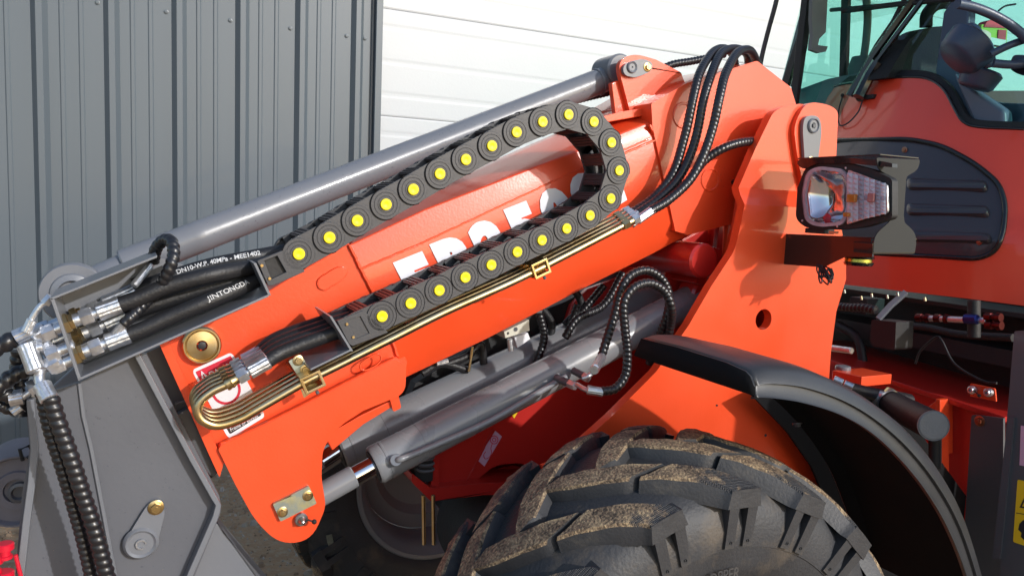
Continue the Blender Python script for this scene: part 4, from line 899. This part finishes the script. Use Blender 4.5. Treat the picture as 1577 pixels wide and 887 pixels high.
# indicator beside it
iq = [(1310, 262, 3), (1340, 273), (1370, 285, 3), (1371, 328, 4), (1340, 336), (1308, 346, 3)]
ind = B().prism([PX(x, y, XB-.004)+Vector((-.010, 0, 0)) for x, y in fil(iq, 3)], (.006, 0, 0)).build("indicator_reflector", MZ, hl)
MOPT = [mat("moulded_optic", (.80, .78, .84), .36, metal=.12, var=.1), mat("moulded_optic_dark", (.50, .48, .54), .36, metal=.12, var=.2)]
for r_ in range(9):
    for c_ in range(7):
        x = 1313+c_*8.6; t = (c_+.3)/7; y0_ = 266+t*18; y1_ = 343-t*14; hh_ = (y1_-y0_)/9; y = y0_+hh_*(r_+.5)
        q = [PX(x+a_, y+b_, XB-.004) for a_, b_ in ((-4.2, -hh_*.5), (4.2, -hh_*.5), (4.2, hh_*.5), (-4.2, hh_*.5))]; m0 = sum(q, Vector())/4
        B().add([v+Vector((-.0105, 0, 0)) for v in q]+[m0+Vector((-.0135, 0, 0))], [(0, 1, 4), (1, 2, 4), (2, 3, 4), (3, 0, 4)]).build("reflector_facet", MOPT[1 if (c_ % 3 == 2 or r_ == 4) else 0], hl, smooth=0)
MREF = None
MAMB = mat("amber_bulb", (.9, .28, .02), .2, coat=.8, var=.05)
B().obox(PX(1321, 306, XB)+Vector((-.022, 0, 0)), Vector((.006, 0, 0)), Vector((0, .014, 0)), Vector((0, 0, .011))).build("amber_bulb", MAMB, hl, bevel=.003)
B().obox(PX(1313, 331, XB)+Vector((-.022, 0, 0)), Vector((.006, 0, 0)), Vector((0, .009, 0)), Vector((0, 0, .006))).build("amber_bulb", MAMB, hl, bevel=.003)
B().obox(PX(1350, 305, XB)+Vector((-.020, 0, 0)), Vector((.004, 0, 0)), Vector((0, .010, 0)), Vector((0, 0, .012))).build("red_marker", mat("soft_red_plastic", (.7, .25, .22), .3, coat=.6), hl, bevel=.003)
vs = [PX(x, y, XB-.004)+Vector((-.030+.008*(x-1308)/60, 0, 0)) for x, y in fil(iq, 3)]
B().prism(vs, (.002, 0, 0)).build("indicator_lens", MLENS, hl)
for q in ((1303, 259), (1236, 340), (1290, 349)): bolt(PX(q[0], q[1], XB-.03), NX, .0028, hl, MZ, 'screw', wash=False)
# lamp underside connectors, horn, cable bundle
B().obox(PX(1262, 356, XB+.02), Vector((.02, 0, 0)), Vector((0, .035, 0)), Vector((0, 0, .007))).build("connector", MBM, arm, bevel=.002)
B().obox(PX(1284, 358, XB-.002), Vector((.006, 0, 0)), Vector((0, .012, 0)), Vector((0, 0, .0035))).build("orange_plug", mat("orange_plug", (.8, .25, .12), .4), arm, bevel=.001)
hn = B().lathe(PX(1322, 402, XB+.05), (0, 0, 1), [(-.012, 0), (-.012, .035), (-.004, .04), (-.002, .034), (.006, .034), (.008, .04), (.016, .038), (.016, 0)], 32).build("horn", MB_, arm)
B().lathe(PX(1322, 402, XB+.05), (0, 0, 1), [(-.002, .0355), (.006, .0355)], 32).build("horn_band", mat("yellow_passivated", (.6, .62, .15), .25, metal=1, var=.3, vs=60), hn)
rr = random.Random(5); c = PX(1262, 408, XB)
for k in range(9):
    e_ = PX(1268+rr.uniform(-10, 22), 428+rr.uniform(-4, 10), XB-.01+rr.uniform(-.01, .02)); mid_ = (c+e_)/2+Vector((0, rr.uniform(-.015, .015), rr.uniform(-.006, .01)))
    B().tube(crv([c+Vector((0, rr.uniform(-.01, .01), 0)), mid_, e_, e_+Vector((0, -.006, .004)), (c+e_)/2+Vector((0, rr.uniform(-.02, .0), .008))], 5), .0022, 6).build("cable", MBK, arm, smooth=60)
# ---- rear frame below the cab
rf = empty("rear_frame", (0, 0, 0), LD)
XR = 2.55
pA, pB = PX(1286, 549, XR), PX(1548, 642, XR); zR = (pA.z+pB.z)/2
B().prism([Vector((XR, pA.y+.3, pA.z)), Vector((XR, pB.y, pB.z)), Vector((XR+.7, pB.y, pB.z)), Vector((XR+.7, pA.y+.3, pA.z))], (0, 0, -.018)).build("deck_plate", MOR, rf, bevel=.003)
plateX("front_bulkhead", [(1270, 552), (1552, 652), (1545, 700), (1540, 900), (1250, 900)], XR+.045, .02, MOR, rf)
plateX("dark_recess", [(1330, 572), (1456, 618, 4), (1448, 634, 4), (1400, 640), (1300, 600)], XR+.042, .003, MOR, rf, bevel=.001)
# gusset kept in the full orange, beside the darkened copy
B().prism([PX(1418, 634, XR), PX(1448, 612, XR), PX(1455, 612, XR), PX(1455, 700, XR), PX(1418, 660, XR)], (.045, 0, 0)).build("gusset_block", MO, rf, bevel=.003)
B().prism([PX(1455, 612, XR+.005), PX(1462, 614, XR+.005), PX(1462, 760, XR+.005), PX(1455, 760, XR+.005)], (-.05, 0, 0)).build("gusset_edge", MO, rf, bevel=.003)
# articulation lug and pin
lgp = B().prism([PX(1282, 570, 2.2), PX(1327, 580, 2.2), PX(1327, 580, 2.2)+Vector((.15, 0, 0)), PX(1282, 570, 2.2)+Vector((.15, 0, 0))], (0, 0, -.035)).build("articulation_lug", MO, rf, bevel=.003)
B().cyl(PX(1298, 570, 2.25), PX(1298, 570, 2.25)+Vector((0, 0, .016)), .026, seg=28).build("articulation_pin", MG, rf)
# connector bracket
cbp = plateX("coupling_bracket", [(1494, 590, 3), (1532, 598, 3), (1534, 618), (1494, 610)], XR-.01, .006, MO, rf)
for q in ((1499, 600), (1524, 604)): B().lathe(PX(*q, XR-.012), NX, [(0, .014), (.012, .014), (.014, .010), (.018, .009), (.018, .005), (.008, .004), (.008, 0)], 20).build("quick_coupling", MZ, cbp)
a_, c_ = PX(1499, 600, XR-.03), PX(1508, 609, XR-.03); B().tube([a_, c_], .002, 6).sphere(c_, .006).build("dust_cap", MBM, cbp)
# the black accumulator tube with its grey cap
a_, c_ = P(1372, 622, 1.56), P(1437, 655, 1.30)
ac = B().cyl(a_, c_, .040, seg=40).build("accumulator", MBM, rf); u = (c_-a_).normalized(); B().cyl(c_-u*.002, c_+u*.004, .0405, seg=40).build("end_cap", mat("grey_cap", (.22, .22, .22), .6, var=.15, vs=40, bump=.2, bs=200), ac)
B().lathe(a_+u*.012, u, [(0, .044), (.014, .044)], 32).build("clamp_band", MZ, ac)
B().cyl(P(1362, 618, 1.57), P(1375, 604, 1.57), .022, seg=24).build("brass_fitting", MZY, ac); B().cyl(P(1350, 612, 1.6), P(1364, 616, 1.57), .026, seg=24).build("steel_body", MZ, ac)
B().cyl(P(1440, 674, 1.32), P(1440, 720, 1.32), .016).build("stub_pipe", MBM, ac)
for (x, y) in ((1284, 583), (1300, 590)): B().cyl(P(x, y, 1.5), P(x+14, y+6, 1.48), .01).build("pipe_fitting", MZ, rf)
hose("black_hose", PP([(1300, 596), (1340, 606), (1380, 612), (1400, 616)], 1.60), .02, rf)
# side box: dark plates at the right edge
sb = plateX("side_plate", [(1496, 638, 5), (1545, 644), (1545, 900), (1480, 900)], XR-.015, .01, MGD, rf)
bolt(PX(1509, 648, XR-.015), NX, .012, sb, mat("copper_bolt", (.45, .2, .12), .35, metal=1))
XS = 1.98
box_ = plateX("side_box", [(1562, 510, 3), (1700, 500), (1700, 960), (1540, 960), (1541, 760)], XS, .35, MGD, LD, bevel=.003)
plateX("box_flange", [(1552, 642, 3), (1562, 643), (1540, 860), (1528, 860)], XS-.006, .008, MGD, box_)
sy = plateX("warning_sticker", [(1567, 738, 3), (1600, 745, 3), (1596, 846, 3), (1560, 834, 3)], XS-.002, .0015, MYS, box_, bevel=0)
plateX("warning_triangle", [(1570, 781), (1584, 752), (1598, 786)], XS-.0028, .0005, MBK, sy, bevel=0); plateX("triangle_infill", [(1574, 779), (1584, 759), (1594, 783)], XS-.0034, .0005, MYS, sy, bevel=0)
plateX("divider", [(1565, 789), (1598, 794), (1598, 795), (1565, 790)], XS-.0028, .0005, MBK, sy, bevel=0)
plateX("burst_pictogram", [(1570, 806), (1575, 801), (1582, 798), (1590, 803), (1592, 815), (1588, 828), (1578, 832), (1572, 826), (1573, 820), (1568, 815)], XS-.0028, .0005, MBK, sy, bevel=0)
plateX("pink_sticker", [(1572, 655), (1600, 658), (1600, 722), (1570, 716)], XS-.002, .001, MPK, box_, bevel=0)
# engine bay seen under the cab
bay = plateX("dark_backdrop", [(1270, 430), (1640, 470), (1640, 720), (1270, 600)], 2.95, .03, MBM, LD, bevel=0)  # black sheet standing in for the dark depth of the bay
B().box((2.76, 1.355, .80), (3.6, 1.375, 1.36)).build("sun_block_panel", MGD, rf, bevel=.003)  # added panel out of view, keeps the sun off the deck
B().box((2.70, 1.38, 1.285), (3.6, 2.7, 1.30)).build("belly_pan", MBM, rf)
pb_ = plateX("pump_body", [(1342, 492, 3), (1380, 496), (1378, 540, 6), (1340, 532, 6)], 2.35, .09, MBM, bay, bevel=.004)  # dark grey body turned black for the dimness of the bay
B().tube([PX(1352, 492, 2.36), PX(1372, 470, 2.40), PX(1395, 450, 2.44)], .013, 4).build("slanted_strut", MG, bay, bevel=.002)
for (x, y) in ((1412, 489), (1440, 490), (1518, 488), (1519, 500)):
    c = PX(x, y, 2.5); B().lathe(c, (0, -1, .1), [(0, .014), (.02, .014), (.022, .010), (.035, .010), (.037, .016), (.05, .014), (.05, 0)], 16).build("red_fitting", mat("shade_darkened_red", (.12, .03, .03), .35, metal=1), bay)  # red darkened in colour in place of the shade under the cab
B().cyl(PX(1425, 490, 2.5), PX(1520, 494, 2.5), .011).build("steel_line", MZ, bay)
B().cyl(PX(1486, 491, 2.49), PX(1506, 492, 2.49), .016).build("blue_ring", mat("blue_ring", (.03, .04, .22), .3, metal=.7), bay)
B().cyl(PX(1500, 462, 2.52), PX(1500, 520, 2.52), .02).build("vertical_cylinder", MBM, bay)
spiral("bay_hose", [PX(x, y, 2.45) for x, y in ((1290, 472), (1310, 474), (1330, 474), (1350, 478))], .016, bay)
hose("bay_hose", [PX(x, y, 2.5) for x, y in ((1410, 560), (1418, 540), (1440, 520), (1450, 524), (1470, 560), (1510, 585), (1535, 590))], .004, bay)
hose("bay_hose", [PX(x, y, 2.6) for x, y in ((1380, 500), (1430, 505), (1480, 515), (1560, 520))], .013, bay)
hose("bay_hose", [PX(x, y, 2.7) for x, y in ((1290, 500), (1320, 520), (1330, 560))], .018, bay)
B().cyl(PX(1282, 536, 2.3), PX(1312, 540, 2.3), .012).build("steel_line", MZ, bay)
for (x, y) in ((1326, 456), (1342, 452), (1366, 454), (1424, 458), (1300, 446), (1382, 450)): B().cyl(PX(x, y, 2.4), PX(x+1, y+6, 2.4), .004).build("cable_tie_end", MPL, bay)
B().obox(PX(1335, 470, 2.6), Vector((.05, 0, 0)), Vector((0, .04, 0)), Vector((0, 0, .03))).build("relay_box", MBM, bay, bevel=.003)
# ---- cab front: red cowl, grille, seal, windscreen
XC = 2.66
def proj(v):
    q = v-CAM; z = q.dot(CF); return W0/2+FOC*q.dot(CR)/z, H0/2-FOC*q.dot(CU)/z
def bulge(y, z):
    return .50*max(-.08, z-1.62)+.42*max(0, 2.12-y)**2+.30*max(0, y-2.2)**2
def PW(x, y, off=0):
    X = XC
    for _ in range(6):
        v = PX(x, y, X); X = XC+bulge(v.y, v.z)+off
    return PX(x, y, X)
def wcab(off):
    def f(v):
        x, y = proj(Vector((XC, v.y, v.z))); d = v.x-XC; return PW(x, y, off)+Vector((d, 0, 0))
    return f
ct = [(1200, 240), (1252, 165), (1262, 149), (1290, 134), (1320, 129), (1360, 123), (1408, 121), (1434, 126), (1453, 141), (1468, 168), (1482, 189), (1508, 198), (1577, 201), (1700, 204), (1790, 206)]
ctc = crv([Vector((x, y, 0)) for x, y in ct], 4); ctc = [(v.x, v.y) for v in ctc]
cowl_l = ctc+[(1790, 503), (1700, 490), (1577, 471), (1500, 461), (1400, 450), (1290, 437), (1200, 430)]
gr = fil([(1262, 222), (1290, 216), (1400, 214, 20), (1450, 224, 20), (1502, 252, 20), (1538, 282, 16), (1549, 315, 18), (1545, 360, 16), (1533, 388, 18), (1506, 399, 14), (1380, 392), (1262, 388)], 6)
mk = lambda pts: [PX(x, y, XC) for x, y in pts]
gcy, gcz = [v.y for v in mk(cowl_l)], [v.z for v in mk(cowl_l)]
cutsC = [(Vector((0, y, 0)), Vector((0, 1, 0))) for y in [min(gcy)+(max(gcy)-min(gcy))*i/18 for i in range(1, 18)]]+[(Vector((0, 0, z)), Vector((0, 0, 1))) for z in [min(gcz)+(max(gcz)-min(gcz))*i/18 for i in range(1, 18)]]
cab = sliced("cab_cowl", mk(cowl_l), (.03, 0, 0), MOC, LD, cutsC, wcab(0), bevel=0, holes=[mk(gr)])
lipo = [Vector(PW(x, y, -.002)) for x, y in gr]
B().tube(lipo+[lipo[0]], .009, 10, cap=False).build("grille_rim", MB_, cab, smooth=60)
grl = sliced("grille_panel", mk(gr), (.004, 0, 0), mat("gloss_black_plastic", (.052, .048, .056), .30, coat=.3, var=.1, rvar=.03), cab, cutsC, wcab(.004), bevel=0)
for k, (y0_, y1_) in enumerate(((274, 296), (313, 335), (355, 376))):
    lv = fil([(1396, y0_, 8), (1520+k*3, y0_+4, 9), (1522+k*3, y1_, 9), (1396, y1_-4, 8)], 4)
    a = [PW(x, y, 0) for x, y in lv]; ctr = sum(a, Vector())/len(a)
    inn = [Vector(PW(*(Vector((1458, (y0_+y1_)/2))+(Vector(q)-Vector((1458, (y0_+y1_)/2)))*Vector((.94,)).x), -.012)) if 0 else PW(1458+(q[0]-1458)*.93, (y0_+y1_)/2+(q[1]-(y0_+y1_)/2)*.45, -.014) for q in lv]
    n_ = len(a); B().add(a+inn, [(i, (i+1) % n_, n_+(i+1) % n_, n_+i) for i in range(n_)]+[tuple(n_+i for i in range(n_))]).build("louvre", grl.data.materials[0], grl, smooth=50)
for q in ((1393, 231), (1508, 372)): bolt(PW(*q, .0), NX, .008, grl, mat("bronze_screw", (.4, .22, .15), .4, metal=1), 'screw')
# black seal strip following the cowl top
so = [PW(x, y, .004) for x, y in ctc]
def offs(pts, d):
    out = []
    for i, p in enumerate(pts):
        a, c = Vector(pts[max(i-1, 0)]), Vector(pts[min(i+1, len(pts)-1)]); t = (c-a).normalized(); out.append((p[0]+t.y*d, p[1]-t.x*d))
    return out
oo = offs(ctc, 13); s1 = [PW(x, y, .012) for x, y in oo]; n_ = len(so)
low_ = [v+Vector((.03, 0, -.02)) for v in so]
B().add(so+s1+[v+Vector((.02, 0, 0)) for v in s1], [(i, i+1, n_+i+1, n_+i) for i in range(n_-1)]+[(n_+i, n_+i+1, 2*n_+i+1, 2*n_+i) for i in range(n_-1)]).build("windscreen_seal", MBM, cab, smooth=50)
tb = [PW(x, y, .0) for x, y in offs(ctc, 2)]; B().tube(tb, .006, 8).build("seal_bead", MB_, cab, smooth=60)
# windscreen glass leaning back
def PG(x, y, off=0):
    X = XC+.1
    for _ in range(6): v = PX(x, y, X); X = XC+.045+.50*(min(v.z, 2.2)-1.62)+.20*max(0, v.z-2.2)+.42*max(0, 2.12-v.y)**2+off
    return PX(x, y, X)
N_ = 10; vs = []
lft = [(1247, -60), (1235, 0), (1215, 80), (1200, 140), (1195, 200), (1195, 260)]
for j in range(6):
    for i in range(N_+1): x0 = lft[j][0]; vs.append(PG(x0+(1720-x0)*i/N_, lft[j][1]))
B().add(vs, [(j*(N_+1)+i, j*(N_+1)+i+1, (j+1)*(N_+1)+i+1, (j+1)*(N_+1)+i) for j in range(5) for i in range(N_)]).build("windscreen", MGLS, cab, smooth=60)
# far front pillar, inner grey trim, far window frame
def barG(px, w_, name, m, off, th=.02):
    out = offs([tuple(q) for q in px], w_); lp = [PG(x, y, off) for x, y in px]+[PG(x, y, off) for x, y in reversed(out)]
    n_ = len(px); b = B(); V = lp+[v+Vector((th, 0, 0)) for v in lp]; k2 = 2*n_; f = []
    for i in range(n_-1): a_, b_, c_, d_ = i, i+1, k2-2-i, k2-1-i; f += [(a_, b_, c_, d_), (a_+k2, d_+k2, c_+k2, b_+k2)]
    f += [(i, i+k2, (i+1) % k2+k2, (i+1) % k2) for i in range(k2)]
    return b.add(V, f).build(name, m, cab, smooth=30)
barG([(1249, -40), (1243, 0), (1226, 60), (1211, 105), (1204, 130)], 9, "front_pillar", MB_, -.02)
barG([(1252, -40), (1247, 0), (1231, 60), (1217, 112), (1206, 150)], -9, "pillar_trim", MG, .03)
barG([(1262, -40), (1257, 0), (1240, 70), (1222, 135)], -5, "pillar_gasket", MBM, .028)
B().prism([PG(x, y, .05) for x, y in ((1214, 150), (1226, 140), (1275, 122), (1345, 108), (1345, 150), (1260, 240), (1205, 240))], (.01, 0, 0)).build("far_lower_trim", MG, cab, bevel=0)
# antenna-like mirror stay left of the cab
B().tube(crv([PX(1202, -40, XC+.02), PX(1196, 0, XC+.02), PX(1182, 52, XC+.02), PX(1172, 94, XC+.02), PX(1168, 130, XC+.02)], 5), .011, 14).build("mirror_stay", mat("navy_tube", (.03, .032, .05), .35, coat=.3), cab)
# far side window frame and glass of the cab (lateral distance from the near side)
FYY = 2.78
fw = plate("far_window_frame", [(1250, -60), (1900, -60), (1900, 300), (1210, 300)], FYY, .04, MBM, LD, holes=[[(1262, -55), (1307, -55), (1299, 220), (1222, 220)], [(1313, -55), (1480, -55), (1480, 200), (1305, 200)], [(1486, -55), (1880, -55), (1880, 140), (1486, 140)]])
B().prism(PP([(1252, -60), (1900, -60), (1900, 290), (1210, 290)], FYY+.05), (0, .002, 0)).build("far_window", MGLS, fw)
bar_ = B().tube([PG(1280, 16, .1)+Vector((0, 0, 0)), PX(1400, 6, 3.0), PX(1500, -4, 3.0)], .010, 10).build("wiper_rail", MBM, cab)
B().cyl(P(1296, 18, FYY-.02), P(1500, -8, FYY-.5), .012).build("grab_rail", MBM, cab)
B().tube(crv([P(1330, -30, 2.7), P(1336, 20, 2.7), P(1334, 60, 2.7), P(1330, 90, 2.7)], 5), .018, 12).build("lever_boot", mat("translucent_grey", (.14, .20, .19), .6), cab)
B().lathe(P(1326, 105, 2.7), (0, 0, 1), [(-.06, .05), (0, .06), (.05, .045), (.06, 0)], 24).build("side_console", mat("console_grey", (.13, .18, .18), .6), cab)
B().prism(PP([(1252, -20), (1275, -10), (1272, 50), (1262, 60), (1260, 70), (1275, 72), (1272, 80), (1262, 82), (1249, 77), (1252, 55), (1250, 30)], 2.72), (0, .02, 0)).build("mirror_bracket", mat("mirror_bracket_grey", (.18, .20, .20), .6), cab)
# seat, steering column, wheel
MNV = mat("navy_dash_plastic", (.05, .075, .13), .38, var=.1, bump=.1, bs=200)
MSE = mat("seat_fabric", (.012, .014, .015), .8, var=.3, vs=30, bump=.2, bs=120)
seat = empty("seat", (0, 0, 0), LD)
def loftseat(px, Y0, dY, name, m):
    return plate(name, px, Y0, dY, m, seat, bevel=.03)
loftseat([(1366, 120), (1384, 88, 10), (1404, 56, 14), (1430, 42, 10), (1468, 40, 8), (1480, 62), (1462, 122)], 2.34, .10, "seat_back", MSE)
B().tube(crv([P(1426, 42, 2.36), P(1428, 22, 2.36), P(1442, 8, 2.36), P(1462, 6, 2.36), P(1472, 20, 2.36), P(1470, 44, 2.36)], 6), .026, 14).build("headrest_loop", MSE, seat, smooth=60)
dash = empty("steering_console", (0, 0, 0), LD)
a_, c_ = P(1452, 98, 1.92), P(1500, 58, 1.86)
sh_ = B().cyl(P(1472, 92, 1.93), P(1502, 66, 1.90), .082, .098, seg=40, ch=.012).build("column_shroud", MNV, dash, smooth=50)
B().cyl(P(1466, 70, 1.95), P(1500, 60, 1.92), .05, .06, seg=32).build("instrument_pod", MNV, dash)
B().cyl(P(1500, 136, 1.92), P(1514, 108, 1.90), .062, .074, seg=40, ch=.01).build("lower_shroud", MNV, dash, smooth=50)
B().cyl(P(1524, 102, 1.86), P(1520, 85, 1.86), .028, .020, seg=28).build("knob", MNV, dash)
B().lathe(P(1504, 66, 1.98), (.3, 0, 1), [(0, .05), (.035, .04), (.036, 0)], 32).build("cream_cup", MWB, dash)
plateX("dash_panel", [(1455, 260), (1440, 108), (1452, 20), (1480, -20), (1492, 20), (1488, 110), (1500, 150, 10), (1540, 158), (1700, 165), (1700, 260)], XC+.34, .05, MNV, dash, bevel=.01)
plateX("dash_slope", [(1465, 110), (1480, 125), (1546, 170), (1548, 200), (1500, 195)], XC+.24, .06, mat("blue_grey_plastic", (.10, .14, .20), .4, coat=.2), dash, bevel=.015)
ctr = P(1590, 92, 1.74); nrm = Vector((.45, -.25, .85)).normalized(); e1_ = nrm.cross(Vector((0, 1, 0))).normalized(); e2_ = nrm.cross(e1_)
pw = [P(1474, 6, 1.80), P(1500, 12, 1.79), P(1530, 24, 1.77), P(1560, 42, 1.74), P(1590, 70, 1.70), P(1610, 110, 1.68), P(1600, 160, 1.68)]
sw = B().tube(crv(pw, 8), .0165, 16).build("steering_wheel", MNV, dash, smooth=60)
B().tube(crv([P(1526, 84, 1.80), P(1555, 70, 1.76), P(1590, 58, 1.72)], 5), .013, 12).build("spoke", MNV, sw)
B().tube(crv([P(1530, 98, 1.80), P(1560, 100, 1.76), P(1600, 96, 1.72)], 5), .015, 12).build("spoke", MNV, sw)
B().lathe(P(1576, 100, 1.76), nrm, [(-.02, .04), (.01, .045), (.02, .03), (.02, 0)], 28).build("hub", MNV, sw)
B().tube(crv([P(1538, 17, 2.1), P(1548, 10, 2.1), P(1564, 7, 2.1)], 4), .004, 8).build("stalk", MBK, dash)
# cab roof and floor (above and below the picture): shade the interior
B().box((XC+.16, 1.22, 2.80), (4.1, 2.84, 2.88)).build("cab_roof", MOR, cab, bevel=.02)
B().box((XC+.1, 1.27, 1.10), (4.1, 2.80, 1.16)).build("cab_floor", MBM, cab)
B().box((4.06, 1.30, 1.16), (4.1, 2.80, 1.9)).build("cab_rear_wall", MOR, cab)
# near side of the cab, out of the picture from here
B().box((2.86, 1.22, .95), (4.1, 1.26, 1.62)).build("door_lower_panel", MOC, cab, bevel=.01)
B().prism([Vector((2.86, 1.22, 1.6)), Vector((2.92, 1.22, 1.6)), Vector((3.12, 1.22, 2.80)), Vector((3.06, 1.22, 2.80))], (0, .05, 0)).build("near_pillar", MB_, cab, bevel=.004)
B().box((4.04, 1.22, 1.6), (4.1, 1.27, 2.8)).build("rear_pillar", MB_, cab, bevel=.004)
B().prism([Vector((2.93, 1.235, 1.62)), Vector((4.04, 1.235, 1.62)), Vector((4.04, 1.235, 2.78)), Vector((3.12, 1.235, 2.78))], (0, .004, 0)).build("door_glass", MGLS, cab, bevel=0)
B().box((3.2, 1.15, 1.50), (3.34, 1.20, 1.53)).build("door_handle", MB_, cab, bevel=.004)
# wiper
def wb(px, r, name, m, parent, seg=10): return B().tube(crv([PG(x, y, o_) for x, y, o_ in px], 5), r, seg).build(name, m, parent, smooth=60)
wp = B().tube([PG(1308, 148, -.06), PG(1345, 85, -.06), PG(1400, 10, -.055), PG(1440, -40, -.055)], .017, 6).build("wiper_arm", MB_, cab)
B().tube([PG(1322, 150, -.07), PG(1338, 118, -.07), PG(1352, 96, -.07)], .026, 8).build("wiper_motor_arm", MB_, wp)
B().tube([PG(1312, 138, -.02), PG(1350, 70, -.02), PG(1375, 34, -.018), PG(1395, -5, -.018), PG(1410, -40, -.018)], .010, 6).build("wiper_blade", MBM, wp)
B().tube([PG(1340, 108, -.07), PG(1420, 2, -.06), PG(1445, -35, -.06)], .012, 6).build("parallel_rod", MB_, wp)
B().cyl(PG(1325, 150, .01), PG(1325, 150, -.05), .02).build("spindle_cap", MB_, wp)
B().obox(PG(1343, 150, -.03), Vector((.02, 0, 0)), Vector((0, .022, 0)), Vector((0, 0, .010))).build("spindle_foot", MBM, wp, bevel=.004)
B().cyl(PW(1297, 147, -.012), PW(1297, 147, .01), .008).build("washer_nozzle", MBM, cab)
hose("washer_tube", [PW(x, y, o_) for x, y, o_ in ((1297, 150, -.01), (1292, 168, -.012), (1291, 185, -.015), (1295, 194, -.015), (1308, 188, -.02), (1322, 172, -.02), (1328, 156, -.02))], .0032, cab, MBK)
# packet lying on the dashboard
pk = empty("packet", P(1535, 55, 2.05)); tag(pk, 'red and lime green packet standing inside the cab behind the steering wheel', 'packet')
L0 = pk.location
def pkp(px, Y, th, name, m): return B().prism([v-L0 for v in PP(fil(px), Y)], (0, th, 0)).build(name, m, pk, bevel=.001)
pkp([(1512, 38), (1552, 42), (1550, 72), (1510, 66)], 2.06, .03, "carton", mat("lime_print", (.42, .62, .05), .5))
pkp([(1516, 42, 4), (1520, 33, 5), (1536, 29, 4), (1550, 34, 5), (1552, 44), (1516, 42)], 2.055, .034, "red_top", MRS)
pkp([(1538, 46), (1550, 47), (1549, 62), (1537, 60)], 2.055, .004, "red_patch", MRS)
pkp([(1521, 57), (1550, 62), (1548, 72), (1520, 68)], 2.056, .004, "white_patch", MW)
LDO = Vector((1.06, YC, 0))
for o in list(LD.children): o.location = o.location-LDO
LD.location = LDO
